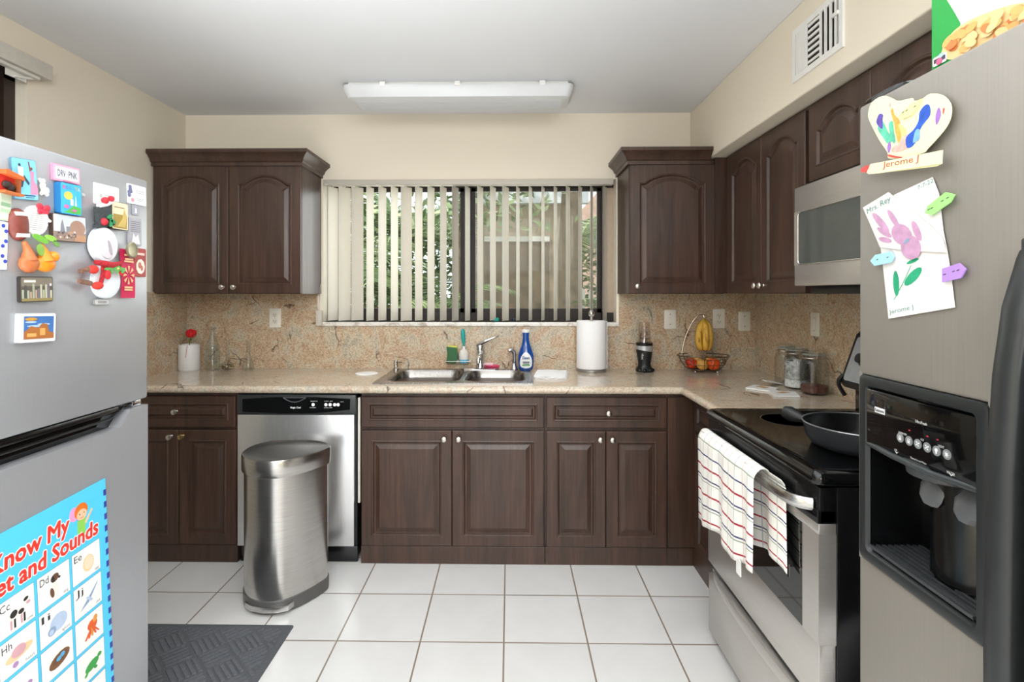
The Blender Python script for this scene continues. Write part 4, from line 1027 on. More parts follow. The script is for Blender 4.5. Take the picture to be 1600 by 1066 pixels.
def towel_sheet(y0, y1, xoff, ztop, drop_far, drop_near, ph, T_=I4, nu=26, nv=22, flip=False):
    vs, uv, fs = [], [], []
    for j in range(nv + 1):
        v_ = j / nv
        for i in range(nu + 1):
            u_ = i / nu
            drop = drop_far + (drop_near - drop_far) * u_ + .012 * math.sin(u_ * 11 + ph)
            z_ = ztop - drop * v_
            x_ = xoff + (.005 * math.sin(u_ * 17 + ph) + .004 * math.sin(u_ * 31 + ph * 2)) * (.25 + v_)
            y_ = y0 + (y1 - y0) * u_ + .008 * v_ * math.sin(3 * u_ + ph)
            if v_ < .06: x_ += .012 * (1 - v_ / .06) * (1 if not flip else -1)
            vs.append((x_, y_, z_)); uv.append((u_, 1 - v_))
    n1 = nu + 1
    for j in range(nv):
        for i in range(nu):
            k = j * n1 + i; fs.append((k, k + 1, k + n1 + 1, k + n1))
    return vs, uv, fs
def cloth_obj(sheets, name, parent):
    V, U, Fs = [], [], []
    for vs, uv, fs in sheets:
        k = len(V); V += vs; U += uv; Fs += [tuple(a + k for a in f) for f in fs]
    me = bpy.data.meshes.new(name); inv = Wm[parent.name].inverted()
    me.from_pydata([tuple(inv @ Vector(v)) for v in V], [], Fs); me.materials.append(tw.m)
    l = me.uv_layers.new(name='UVMap')
    for lp in me.loops: l.data[lp.index].uv = U[lp.vertex_index]
    me.polygons.foreach_set('use_smooth', [True] * len(me.polygons))
    o = bpy.data.objects.new(name, me); COL.objects.link(o); o.parent = parent; Wm[o.name] = Wm[parent.name]
    so2 = o.modifiers.new('thickness', 'SOLIDIFY'); so2.thickness = .002; so2.offset = 0
    return o
to = thing('dish_towel', 'white dish towel with red and blue check hanging on the oven handle', 'towel', (GX - .06, -1.5, hz + .02))
ya, yb_ = GY0 - .10, -1.725
fr_s = towel_sheet(ya, yb_, GX - .078, hz + .026, .325, .305, .4)
# fold over the top of the bar
def over(y0, y1, x0_, x1_, z_, nu=26):
    vs, uv, fs = [], [], []
    for j in range(7):
        a_ = PI * j / 6
        for i in range(nu + 1):
            u_ = i / nu
            vs.append((x0_ + (x1_ - x0_) * (1 - math.cos(a_)) / 2, y0 + (y1 - y0) * u_, z_ + .010 * math.sin(a_) - .002)); uv.append((u_, .985 + .002 * j))
    for j in range(6):
        for i in range(nu):
            k = j * (nu + 1) + i; fs.append((k, k + 1, k + nu + 2, k + nu + 1))
    return vs, uv, fs
cloth_obj([fr_s, over(ya, yb_, GX - .066, GX - .034, hz + .026)], 'front_fold', to)
cloth_obj([towel_sheet(ya + .02, -1.79, GX - .020, hz + .024, .27, .255, 1.7, flip=True)], 'back_fold', to)
obj('care_tag', MB().box(GX - .078, GX - .075, -1.635, -1.605, .487, .535), WHITE, to)

# microwave
MX, MZ0, MZ1 = 1.12, 1.385, 1.768
mw = thing('microwave', 'stainless over the range microwave under the short wall cabinet', 'microwave', (1.3, (GY0 + GY1) / 2, MZ0))
obj('case', MB().box(MX + .035, XR - .001, GY1, GY0, MZ0 + .0, MZ1 + .015), BLACKM, mw, 0)
T = RIGHT(GY0, MZ0, MX + .04); MW_, MH = GY0 - GY1, MZ1 - MZ0
q0 = onX(1247, 330, MX); q1 = onX(1247, 415, MX)
wa, wb = .028, .56
za, zb = .083, .285
m = MB()
m.box(0, MW_, 0, za, 0, .04, bev=.004, T=T).box(0, MW_, zb, MH, 0, .04, bev=.004, T=T).box(0, wa, za - .003, zb + .003, 0, .04, T=T).box(wb, MW_, za - .003, zb + .003, 0, .04, T=T)
md = obj('door', m, RANGE, mw, 30)
obj('door_glass', MB().rrect(wa - .002, za - .002, wb + .002, zb + .002, .014, .003, 0, T, .036), flat('#414846', .04, 0, .05, 30, 1.0), md)
obj('glass_trim', MB().tube([(a_, b_, .0405) for a_, b_ in rr(wa, za, wb, zb, .016)], .0028, 6, 0, T, closed=True), CHROME, md)
obj('underside', MB().box(MX + .06, XR - .002, GY1 + .01, GY0 - .01, MZ0 - .03, MZ0, bev=.004), BLACKM, mw)
obj('door_handle', MB().tube([(.60, .06, .04), (.60, .07, .075), (.60, MH - .07, .075), (.60, MH - .06, .04)], .009, 10, 0, T), STEEL, md)

# ================================================================== TRASH CAN, MAT, BAG
zt = .652
def canp(zx, zy): q_ = onZ(360 + zx / 3.555, 670 + zy / 3.555, zt); return (q_.x, q_.y, 0)
out = spline([canp(*q) for q in ((60, 140), (85, 112), (140, 86), (230, 66), (340, 61), (455, 63), (535, 76), (557, 96), (520, 116), (400, 153), (270, 179), (160, 181), (90, 168))], 5)
ccx = sum(p[0] for p in out) / len(out); ccy = sum(p[1] for p in out) / len(out)
def cring(s_, z_, dx=0, dy=0): return [(ccx + (p[0] - ccx) * s_ + dx, ccy + (p[1] - ccy) * s_ + dy, z_) for p in out]
tcn = thing('trash_can', 'brushed stainless step trash can standing in front of the dishwasher', 'trash can', (ccx, ccy, 0))
CAN = NT('brushed_can_steel'); vv = CAN.coord((3, 3, 140)); fz = CAN.noise(vv, 3, 3)
CAN.set(col=CAN.ramp(fz, [(.3, '#bdbab6'), (.7, '#cdcbc8')]), metal=1.0, rough=.24)
obj('body', MB().loft([cring(.94, .055), cring(.94, .60)]), CAN.m, tcn, 40)
obj('base_ring', MB().loft([cring(.90, .0), cring(.955, .004), cring(.962, .02), cring(.962, .056), cring(.94, .06)]), flat('#5d5c5a', .45, .3), tcn, 40)
lid = obj('lid', MB().loft([cring(.985, .578), cring(1.0, .582), cring(1.0, zt - .008), cring(.985, zt - .001), cring(.95, zt - .003), cring(.9, zt - .007), cring(.5, zt - .012), cring(.05, zt - .012)]), CAN.m, tcn, 40)
pe0 = onZ(388, 940, .03); pe1 = onZ(455, 945, .03)
pdir = Vector((pe1.x - pe0.x, pe1.y - pe0.y, 0)).normalized()
pn_ = Vector((pdir.y, -pdir.x, 0)); pc = (pe0 + pe1) / 2 + pn_ * .012; pc.z = 0
T = Matrix.Translation(pc) @ Matrix(((pdir.x, -pn_.x, 0, 0), (pdir.y, -pn_.y, 0, 0), (0, 0, 1, 0), (0, 0, 0, 1)))
pr = [(-.098, .06), (-.105, .02), (-.098, -.012), (-.06, -.034), (0, -.042), (.06, -.034), (.098, -.012), (.105, .02), (.098, .06), (.08, .06), (.078, .012), (.05, -.004), (0, -.010), (-.05, -.004), (-.078, .012), (-.08, .06)]
obj('pedal', MB().prism(pr, .022, 0, T, .018), STEEL, tcn, 30)
obj('pedal_recess', MB().box(-.08, .08, -.002, .05, .006, .05, T=T), BLACKM, tcn)

mx0, mx1, my0, my1 = -1.60, -.877, -1.66, -1.122
mt = thing('floor_mat', 'charcoal ribbed door mat on the tile beside the left fridge', 'mat', ((mx0 + mx1) / 2, (my0 + my1) / 2, 0))
MATM = flat('#54565a', .95, 0, .2, 160)
obj('border', MB().loft([[(a, b, z_) for a, b in rr(mx0 + i_, my0 + i_, mx1 - i_, my1 - i_, .008, 2)] for i_, z_ in ((0, .0005), (0, .004), (.004, .006), (.022, .0068), (.026, .0058))]), MATM, mt)
rib = MB(); cell = .105; r2 = math.sqrt(.5)
ix0, ix1, iy0, iy1 = mx0 + .03, mx1 - .03, my0 + .03, my1 - .03
ca_, sa_ = math.cos(math.radians(45)), math.sin(math.radians(45))
import itertools
def clipseg(p, q):
    t0, t1 = 0., 1.; d_ = (q[0] - p[0], q[1] - p[1])
    for k, (lo_, hi_) in enumerate(((ix0, ix1), (iy0, iy1))):
        if abs(d_[k]) < 1e-9:
            if not lo_ <= p[k] <= hi_: return None
        else:
            a_, b_ = sorted(((lo_ - p[k]) / d_[k], (hi_ - p[k]) / d_[k])); t0 = max(t0, a_); t1 = min(t1, b_)
    if t1 - t0 < .02: return None
    return [(p[0] + d_[0] * t, p[1] + d_[1] * t) for t in (t0, t1)]
mcx, mcy = (mx0 + mx1) / 2, (my0 + my1) / 2
for gi, gj in itertools.product(range(-6, 7), range(-6, 7)):
    for k in range(5):
        o_ = (k + .5) / 5 * cell
        if (gi + gj) % 2: a_, b_ = (gi * cell + o_, gj * cell + .006), (gi * cell + o_, (gj + 1) * cell - .006)
        else: a_, b_ = (gi * cell + .006, gj * cell + o_), ((gi + 1) * cell - .006, gj * cell + o_)
        rot = lambda p: (mcx + p[0] * ca_ - p[1] * sa_, mcy + p[0] * sa_ + p[1] * ca_)
        sgm = clipseg(rot(a_), rot(b_))
        if sgm:
            (xa_, ya_), (xb_, yb2) = sgm; d_ = Vector((xb_ - xa_, yb2 - ya_)).normalized(); n2 = Vector((-d_.y, d_.x)) * .0065
            lo4 = [(xa_ + n2.x, ya_ + n2.y), (xa_ - n2.x, ya_ - n2.y), (xb_ - n2.x, yb2 - n2.y), (xb_ + n2.x, yb2 + n2.y)]
            cx4, cy4 = (xa_ + xb_) / 2, (ya_ + yb2) / 2
            rib.loft([[(x_, y_, .0055) for x_, y_ in lo4], [(x_ + (cx4 - x_) * .08 - 0, y_ + (cy4 - y_) * .08, .0088) for x_, y_ in lo4]], 0, I4, (False, True))
obj('rib_pattern', rib, flat('#5c5e63', .95, 0, .2, 160), mt, 0)

bag = MB(); random.seed(11); rings = []
for k, (z_, r_) in enumerate(((0, .085), (.02, .10), (.12, .105), (.25, .10), (.36, .092), (.43, .07), (.47, .04), (.50, .02))):
    rings.append([(.93 + (r_ * 1.5 + .012 * math.sin(i * 2.1 + k * 1.7)) * math.cos(2 * PI * i / 20), -2.022 + (r_ * .82 + .005 * math.sin(i * 1.7 + k)) * math.sin(2 * PI * i / 20), z_ + (.012 * math.sin(i * 1.3) if k > 3 else 0)) for i in range(20)])
solo('plastic_bag', bag.loft(rings), flat('#eeeef0', .4), 'crumpled white bag in the gap between range and right fridge', 'bag')

# ================================================================== LEFT REFRIGERATOR
LX, LY0, LY1, LH = -1.10, -2.40, -1.675, 1.70
lfz = thing('refrigerator', 'silver top freezer refrigerator on the left covered in magnets', 'refrigerator', (-1.5, (LY0 + LY1) / 2, 0))
obj('cabinet_body', MB().box(XL + .06, LX - .075, LY0 + .004, LY1 - .004, .02, LH - .012, bev=.004), flat('#8e9094', .5), lfz)
obj('freezer_door', MB().box(LX - .07, LX, LY0, LY1, 1.04, LH, bev=.007), FRIDGEL, lfz)
# lower door: the top edge dips into a long pocket grip
pts = [(LY0, .05), (LY1, .05), (LY1, 1.020), (LY1 - .075, 1.020), (LY1 - .115, .978), (LY0, .972)]
ld = MB().prism([(a - LY0, b) for a, b in pts], .07, 0, fr((LX - .07, LY0, 0), (0, 1, 0), (0, 0, 1)))
obj('fridge_door', ld, FRIDGEL, lfz, 30)
obj('grip_pocket', MB().prism([(0, .96), (LY1 - LY0 - .02, .96), (LY1 - LY0 - .01, 1.036), (0, 1.042)], .03, 0, fr((LX - .065, LY0, 0), (0, 1, 0), (0, 0, 1))), BLACKG, lfz, 0)
obj('grip_rail', MB().box(LX - .05, LX - .012, LY0, LY1 - .10, 1.018, 1.036, bev=.006).tube([(LX - .012, LY0, 1.005), (LX - .012, LY1 - .14, 1.008), (LX - .014, LY1 - .085, 1.03)], .004, 8), BLACK, lfz)
obj('hinge', MB().box(LX - .05, LX - .012, LY1 - .05, LY1 - .012, 1.021, 1.038, bev=.003), CHROME, lfz)
obj('toe_grille', MB().box(LX - .08, LX - .03, LY0 + .01, LY1 - .01, .005, .05), BLACKM, lfz)

# ---- things stuck on it
def lq(u, v): return onX(u, v, LX + .0005)
def lframe(tl, tr, bl):
    A, B, C_ = lq(*tl), lq(*tr), lq(*bl)
    u_ = (B - A); up = (A - C_)
    T = fr(tuple(C_), tuple(u_), tuple(up)); return T, u_.length, up.length
GRP = 'magnets on the left refrigerator'
def magnet(name, label, cat, tl, tr, bl, th, face, draw=None, edge=None):
    """flat magnet or card with a printed face"""
    T, w_, h_ = lframe(tl, tr, bl)
    c = thing(name, label, cat, tuple(T @ Vector((w_ / 2, 0, 0))), group=GRP)
    obj('backing', MB().rrect(0, 0, w_, h_, min(.004, w_ * .1), th, 0, T), flat(edge or face, .5), c, 30)
    m = MB(); P_ = []
    def put(fn, colr):
        mm = flat(colr, .5)
        if mm not in P_: P_.append(mm)
        fn(P_.index(mm))
    put(lambda i: m.rrect(.001, .001, w_ - .001, h_ - .001, min(.004, w_ * .1), .0006, i, T, th), face)
    if draw: draw(m, T, w_, h_, th + .0006, put)
    obj('printed_face', m, P_, c, 0)
    return c, T, w_, h_
E5 = .0004
def d_couple(m, T, w, h, z, put):
    put(lambda i: m.rect(.1 * w, .04 * h, .9 * w, .16 * h, E5, i, T, z), '#8fd0ee')
    put(lambda i: (m.disc(.30 * w, .84 * h, .05 * w, .035 * h, E5, i, T, z + E5), m.prism([(.28 * w, .30 * h), (.36 * w, .30 * h), (.45 * w, .5 * h), (.62 * w, .36 * h), (.66 * w, .42 * h), (.46 * w, .6 * h), (.26 * w, .55 * h)], E5, i, T, z + E5)), '#3c4a58')
    put(lambda i: m.prism([(.22 * w, .54 * h), (.42 * w, .54 * h), (.44 * w, .78 * h), (.22 * w, .8 * h)], E5, i, T, z + 2 * E5), '#e8e3de')
    put(lambda i: m.prism([(.24 * w, .5 * h), (.42 * w, .5 * h), (.42 * w, .56 * h), (.24 * w, .57 * h)], E5, i, T, z + 3 * E5), '#c2515a')
    put(lambda i: (m.disc(.78 * w, .78 * h, .05 * w, .035 * h, E5, i, T, z + E5), m.prism([(.66 * w, .95 * h), (.7 * w, .95 * h), (.76 * w, .72 * h), (.7 * w, .7 * h)], E5, i, T, z + E5)), '#7a4a3c')
    put(lambda i: m.prism([(.66 * w, .14 * h), (.98 * w, .14 * h), (.96 * w, .36 * h), (.84 * w, .5 * h), (.88 * w, .7 * h), (.72 * w, .72 * h), (.72 * w, .5 * h)], E5, i, T, z + 2 * E5), '#e58bab')
    put(lambda i: (m.rect(.4 * w, .09 * h, .86 * w, .12 * h, E5, i, T, z + E5), m.rect(.46 * w, .05 * h, .82 * w, .065 * h, E5, i, T, z + E5)), '#27527a')
magnet('postcard_magnet', 'blue postcard magnet of a dancing couple, top left of the fridge', 'magnet', (15, 245), (53.5, 251.5), (19.5, 310.5), .004, '#7fcdf0', d_couple, '#5d87a0')
# little shop front
T, w_, h_ = lframe((-8, 263), (22, 272), (-6, 300))
c = thing('house_magnet', 'orange wooden market stall magnet at the left edge of the photo', 'magnet', tuple(T.translation), group=GRP)
obj('roof', MB().prism([(0, h_ * .8), (w_, h_ * .72), (w_ * .96, h_ * .86), (w_ * .1, h_ * 1.02), (0, h_)], .02, 0, T), flat('#d2622c', .6), c)
obj('back_wall', MB().rect(.0, .1 * h_, w_ * .8, h_ * .78, .006, 0, T), flat('#c22a1d', .6), c)
obj('floor_board', MB().rect(0, 0, w_ * 1.02, h_ * .1, .02, 0, T), flat('#b5642f', .6), c)
obj('post', MB().rect(w_ * .78, .1 * h_, w_ * .86, h_ * .78, .018, 0, T), flat('#8d4a22', .6), c)
obj('goods', MB().ball((w_ * .35, h_ * .4, .008), (.012, .009, .006), 0, T).ball((w_ * .55, h_ * .3, .008), (.010, .010, .006), 0, T), flat('#33231c', .7), c)
# white animal figure
T, w_, h_ = lframe((55, 277), (70.5, 281), (56, 304))
c = thing('animal_magnet', 'small white animal figure magnet beside the dancing couple postcard', 'magnet', tuple(T.translation), group=GRP)
m = MB()
m.ball((w_ * .3, h_ * .82, .008), (w_ * .2, h_ * .13, .007), 0, T).ball((w_ * .38, h_ * .55, .007), (w_ * .2, h_ * .26, .007), 0, T).ball((w_ * .62, h_ * .3, .007), (w_ * .34, h_ * .24, .008), 0, T)
m.ball((w_ * .3, h_ * .12, .006), (w_ * .1, h_ * .13, .005), 0, T).ball((w_ * .85, h_ * .12, .006), (w_ * .1, h_ * .13, .005), 0, T).ball((w_ * .12, h_ * .92, .006), (w_ * .07, h_ * .07, .004), 0, T).ball((w_ * .45, h_ * .93, .006), (w_ * .07, h_ * .07, .004), 0, T)
obj('figure', m, flat('#e6e1d6', .6), c)
def d_plate(m, T, w, h, z, put):
    put(lambda i: m.rrect(.1 * w, .14 * h, .93 * w, .86 * h, .003, E5, i, T, z), '#f4f3f3')
    put(lambda i: m.text('DRV', .15 * w, .3 * h, .56 * h, E5, i, T, z + E5, width=.3 * w, bold=.035), '#6d7480')
    put(lambda i: m.text('PNK', .55 * w, .3 * h, .56 * h, E5, i, T, z + E5, width=.34 * w, bold=.035), '#6d7480')
    put(lambda i: (m.disc(.5 * w, .5 * h, .02 * w, .03 * h, E5, i, T, z + E5), m.rect(.34 * w, .03 * h, .7 * w, .09 * h, E5, i, T, z)), '#d97f9b')
magnet('plate_magnet', 'pink and white number plate magnet at the top of the freezer door', 'magnet', (77.5, 254), (120, 264), (79, 281), .006, '#eaa9bf', d_plate, '#d98aa6')
def d_bog(m, T, w, h, z, put):
    for k, cc in enumerate(('#d8588f', '#7a64c4', '#4b8ed8', '#4fb1d8', '#d6a63c', '#d6c67c')):
        put(lambda i: m.text('BOGOTA'[k], (.1 + .14 * k) * w, .8 * h, .16 * h, E5, i, T, z, width=.11 * w, bold=.03), cc)
    put(lambda i: m.disc(.36 * w, .6 * h, .2 * w, .13 * h, E5, i, T, z), '#e2c155')
    put(lambda i: m.prism([(.1 * w, .04 * h), (.95 * w, .04 * h), (.95 * w, .26 * h), (.6 * w, .3 * h), (.3 * w, .12 * h)], E5, i, T, z), '#4fae4e')
    put(lambda i: (m.rect(.45 * w, .3 * h, .58 * w, .5 * h, E5, i, T, z + E5), m.prism([(.66 * w, .3 * h), (.74 * w, .3 * h), (.7 * w, .62 * h)], E5, i, T, z + E5)), '#e9eef0')
    put(lambda i: (m.disc(.25 * w, .24 * h, .12 * w, .06 * h, E5, i, T, z + 2 * E5), m.disc(.62 * w, .14 * h, .12 * w, .04 * h, E5, i, T, z + 2 * E5)), '#c96aa0')
magnet('souvenir_magnet', 'thick blue souvenir magnet below the pink number plate', 'magnet', (83.5, 283.5), (117, 291), (84.5, 333), .016, '#3fb0e4', d_bog, '#1d6ea8')
solo('magnet_clip', MB().box(0, .012, -.004, .004, 0, .012, T=fr(tuple(lq(121, 304)), (0, 1, 0), (0, 0, 1)), bev=.002), flat('#b9b9b9', .4), 'tiny silver magnet clip right of the blue souvenir magnet', 'magnet', GRP)
# football
T, w_, h_ = lframe((10.5, 324), (41, 329), (11, 374))
c = thing('football_magnet', 'brown football magnet with white stripes', 'magnet', tuple(T @ Vector((w_ / 2, 0, 0))), group=GRP)
ang = Matrix.Translation((w_ / 2, h_ / 2, 0)) @ Matrix.Rotation(math.radians(4), 4, 'Z'); Tf = T @ ang
def leaf(a, b, n=16, pw=.75): return [(a * math.copysign(abs(math.cos(t)) ** pw, math.cos(t)) if False else a * math.cos(t), b * math.copysign(abs(math.sin(t)) ** pw, math.sin(t))) for t in [2 * PI * k / n for k in range(n)]]
obj('ball_body', MB().loft([[(x_, y_, z_) for x_, y_ in leaf(w_ * .5 * s_, h_ * .52 * s_, 28)] for s_, z_ in ((1, 0), (1, .004), (.9, .009), (.6, .014), (.2, .016))], 0, Tf), flat('#7a3b31', .5, 0, .15, 90), c)
fb = MB()
for s_ in (-1, 1): fb.prism([(-w_ * .29, s_ * h_ * .34 - .004), (w_ * .29, s_ * h_ * .34 - .004), (w_ * .29, s_ * h_ * .34 + .004), (-w_ * .29, s_ * h_ * .34 + .004)], .0148, 0, Tf, .001)
for k in range(8): fb.rect(w_ * .28, -h_ * .22 + k * h_ * .06, w_ * .42, -h_ * .20 + k * h_ * .06, .003, 0, Tf, .008)
obj('lacing', fb, flat('#f2eee8', .6), c, 0)
# round white note plate
T, w_, h_ = lframe((34.5, 318), (72, 324), (34.5, 366))
c = thing('plaque_magnet', 'round white plaque magnet with printed verse and red bow', 'magnet', tuple(T @ Vector((w_ / 2, 0, 0))), group=GRP)
obj('plaque', MB().prism([(w_ / 2 + w_ * (.49 + .014 * math.cos(k * 3)) * math.cos(2 * PI * k / 48), h_ / 2 + h_ * (.49 + .014 * math.cos(k * 3)) * math.sin(2 * PI * k / 48)) for k in range(48)], .006, 0, T), flat('#efeeec', .5), c)
m = MB()
for k in range(9): m.rect(w_ * (.22 if 0 < k < 8 else .32), h_ * (.18 + .066 * k), w_ * (.78 if 0 < k < 8 else .66), h_ * (.18 + .066 * k) + .0011, .0004, 0, T, .006)
obj('printed_lines', m, flat('#a9a7a6', .6), c, 0)
m = MB(); bc = (w_ * .74, h_ * .92)
for a_ in (.3, 2.6, 4.0, 5.4): m.ball((bc[0] + .011 * math.cos(a_), bc[1] + .009 * math.sin(a_), .009), (.0085, .007, .004), 0, T)
m.ball((bc[0], bc[1], .012), (.005, .005, .004), 0, T)
obj('bow', m, flat('#cf3145', .5, 0, .4, 120), c)
obj('bow_ribbon', MB().tube([(bc[0] + .006, bc[1] - .012, .008), (bc[0] + .010, bc[1] - .024, .009), (bc[0] + .018, bc[1] - .028, .009)], .0035, 8, 0, T), flat('#e9dcd6', .6), c)
def d_green(m, T, w, h, z, put):
    for k, cc in enumerate(('#cfd9c6', '#a9c3a2', '#86a985', '#b7c8b0')): put(lambda i: m.rect(.1 * w, (.08 + .22 * k) * h, .92 * w, (.22 + .22 * k) * h, E5, i, T, z), cc)
magnet('card_magnet', 'pale green card at the left photo edge below the market stall', 'magnet', (-6, 299), (12.5, 304), (-4, 343), .002, '#c4d0bd', d_green)
def d_blue(m, T, w, h, z, put):
    for k in range(9):
        put(lambda i: m.disc((.3 + .4 * (k % 2)) * w, (.07 + .105 * k) * h, .26 * w, .04 * h, E5, i, T, z), '#3447ad' if k % 3 else '#e9d9b8')
magnet('strip_magnet', 'narrow blue and cream patterned strip at the left photo edge', 'magnet', (-4, 345), (7.5, 347), (-3, 421), .003, '#d9e0ef', d_blue)
def d_city(m, T, w, h, z, put):
    put(lambda i: m.rect(0.02 * w, .35 * h, .98 * w, .97 * h, E5, i, T, z), '#c9cfd6')
    put(lambda i: m.disc(.72 * w, .52 * h, .24 * w, .3 * h, E5, i, T, z + E5), '#a3806f')
    put(lambda i: (m.prism([(.2 * w, .34 * h), (.34 * w, .34 * h), (.3 * w, .62 * h), (.26 * w, .8 * h), (.22 * w, .62 * h)], E5, i, T, z + E5), m.rect(.38 * w, .3 * h, .5 * w, .56 * h, E5, i, T, z + E5)), '#85868c')
    random.seed(2)
    for k in range(26):
        x_, y_ = random.uniform(.03, .62), random.uniform(.04, .34)
        put(lambda i: m.rect(x_ * w, y_ * h, (x_ + .05) * w, (y_ + .07) * h, E5, i, T, z + 2 * E5), random.choice(('#efe9e0', '#7d6d72', '#b8937c', '#57525c')))
    put(lambda i: m.rect(.62 * w, .02 * h, .98 * w, .26 * h, E5, i, T, z + E5), '#b3896b')
magnet('photo_magnet', 'city skyline photo magnet below the thick blue souvenir', 'magnet', (76.5, 332.5), (128.5, 340), (76.5, 375.5), .010, '#9a8579', d_city, '#4b3b33')
# gourd and orange fruit magnet
T, w_, h_ = lframe((20, 366), (81, 373), (20, 424))
c = thing('fruit_magnet', 'orange gourds magnet with green leaves', 'magnet', tuple(T @ Vector((w_ / 2, 0, 0))), group=GRP)
def gourd(cx_, cy_, rx, ry, neck, m_):
    g_ = MB().ball((cx_ * w_, cy_ * h_, .014), (rx * w_, ry * h_, .014), 0, T, 18, 12)
    if neck: g_.tube([(cx_ * w_, (cy_ + ry * .4) * h_, .014), ((cx_ - .03) * w_, (cy_ + ry * 1.5) * h_, .014), ((cx_ - .10) * w_, (cy_ + ry * 2.4) * h_, .012)], [rx * w_ * .72, rx * w_ * .36, rx * w_ * .2], 12, 0, T)
    return obj('gourd', g_, m_, c, 60)
gourd(.24, .22, .23, .25, True, flat('#b9683a', .5, 0, .15, 60)); gourd(.66, .24, .25, .23, True, flat('#f08a1e', .4, 0, .08, 60)); gourd(.86, .46, .13, .16, False, flat('#f0912a', .4, 0, .08, 60))
for cx_, cy_, rx, ry, rot, cc in ((.48, .93, .22, .09, -.35, '#6cab3c'), (.74, .98, .16, .085, -.2, '#8bbf4a'), (.48, .62, .09, .17, .2, '#7da84b'), (.9, .84, .10, .06, -.6, '#6a9a4a')):
    obj('leaf', MB().disc(cx_ * w_, cy_ * h_, rx * w_, ry * h_, .003, 0, T, .018, 14, rot), flat(cc, .5), c)
def d_sky(m, T, w, h, z, put):
    random.seed(4)
    put(lambda i: m.rect(.03 * w, .62 * h, .97 * w, .95 * h, E5, i, T, z), '#7c7467')
    put(lambda i: m.rect(.1 * w, .77 * h, .44 * w, .86 * h, E5, i, T, z + E5), '#efe9d4')
    for k in range(12):
        x_ = .03 + k * .078; hh = random.uniform(.25, .6)
        put(lambda i: m.rect(x_ * w, .15 * h, (x_ + .06) * w, (.15 + hh) * h, E5, i, T, z + E5), random.choice(('#9fa78f', '#6f6a78', '#b7b49a', '#4d4a4c', '#a98f7d')))
    put(lambda i: m.rect(.03 * w, .04 * h, .97 * w, .15 * h, E5, i, T, z + E5), '#8a7c4f')
    put(lambda i: m.disc(.9 * w, .68 * h, .03 * w, .05 * h, E5, i, T, z + 2 * E5), '#f0eef4')
magnet('photo_magnet', 'dark night skyline photo magnet under the orange gourds', 'magnet', (26, 432), (77.5, 432.5), (26.5, 473), .008, '#5b5248', d_sky, '#2d2723')
def d_frame(m, T, w, h, z, put):
    put(lambda i: m.rect(.12 * w, .12 * h, .93 * w, .90 * h, E5, i, T, z), '#3d6fae')
    for a_, b_, q_ in ((.2, .7, .3), (.55, .62, .35), (.3, .56, .4)): put(lambda i: m.disc((a_ + .1) * w, b_ * h, q_ * w * .5, .035 * h, E5, i, T, z + E5), '#a9c4dd')
    put(lambda i: m.disc(.3 * w, .8 * h, .16 * w, .06 * h, E5, i, T, z + 2 * E5), '#c3923f')
    put(lambda i: m.prism([(.12 * w, .12 * h), (.93 * w, .12 * h), (.93 * w, .3 * h), (.8 * w, .36 * h), (.74 * w, .62 * h), (.6 * w, .66 * h), (.5 * w, .5 * h), (.3 * w, .56 * h), (.12 * w, .36 * h)], E5, i, T, z + 2 * E5), '#a9672f')
    put(lambda i: (m.rect(.2 * w, .2 * h, .44 * w, .32 * h, E5, i, T, z + 3 * E5), m.rect(.54 * w, .24 * h, .68 * w, .48 * h, E5, i, T, z + 3 * E5)), '#d9a35c')
magnet('picture_frame_magnet', 'white framed picture magnet with blue sky, lowest on the freezer door', 'magnet', (20.5, 490), (79, 489.5), (21.5, 537), .010, '#e3e6ea', d_frame, '#b5bac0')
def d_bcard(m, T, w, h, z, put):
    put(lambda i: (m.disc(.27 * w, .44 * h, .06 * w, .11 * h, E5, i, T, z, 6), m.rect(.45 * w, .5 * h, .85 * w, .53 * h, E5, i, T, z), m.rect(.45 * w, .4 * h, .75 * w, .42 * h, E5, i, T, z)), '#b9c2bd')
magnet('business_card', 'plain white business card above the snowman hat', 'card', (144, 284), (184, 294), (145.5, 318), .001, '#f3f3f2', d_bcard)
def d_gold(m, T, w, h, z, put):
    put(lambda i: m.rect(.08 * w, .05 * h, .92 * w, .55 * h, E5, i, T, z), '#a58a3c')
    put(lambda i: (m.prism([(.3 * w, .1 * h), (.8 * w, .1 * h), (.9 * w, .5 * h), (.75 * w, .78 * h), (.62 * w, .4 * h)], E5, i, T, z + E5)), '#c7ad62')
    put(lambda i: m.rect(.15 * w, .79 * h, .75 * w, .82 * h, E5, i, T, z), '#8d6b3b')
magnet('book_magnet', 'cream and gold book shaped magnet right of the snowman hat', 'magnet', (167, 313.5), (192.5, 319), (168, 357), .012, '#e6d9b9', d_gold, '#3b2c22')
def d_flower(m, T, w, h, z, put):
    put(lambda i: [m.disc((.12 + .05 * math.cos(a_)) * w, (.62 + .22 * math.sin(a_ * 1.3)) * h, .09 * w, .11 * h, E5, i, T, z, 10) for a_ in (0, 1.3, 2.6, 4, 5.2)], '#6c6f95')
    put(lambda i: m.disc(.25 * w, .2 * h, .08 * w, .1 * h, E5, i, T, z + E5, 12), '#d9909c')
    put(lambda i: [m.rect(.46 * w, q_ * h, .9 * w, (q_ + .02) * h, E5, i, T, z) for q_ in (.7, .6, .3, .22)], '#8b8d98')
magnet('label_magnet', 'white address label magnet with blue flower, upper right corner', 'magnet', (197.5, 286), (227, 293.5), (198, 317), .002, '#eff0f3', d_flower)
def d_tag(m, T, w, h, z, put): put(lambda i: m.prism([(.35 * w, .2 * h), (.65 * w, .2 * h), (.6 * w, .7 * h), (.4 * w, .7 * h)], E5, i, T, z), '#e4e4e8')
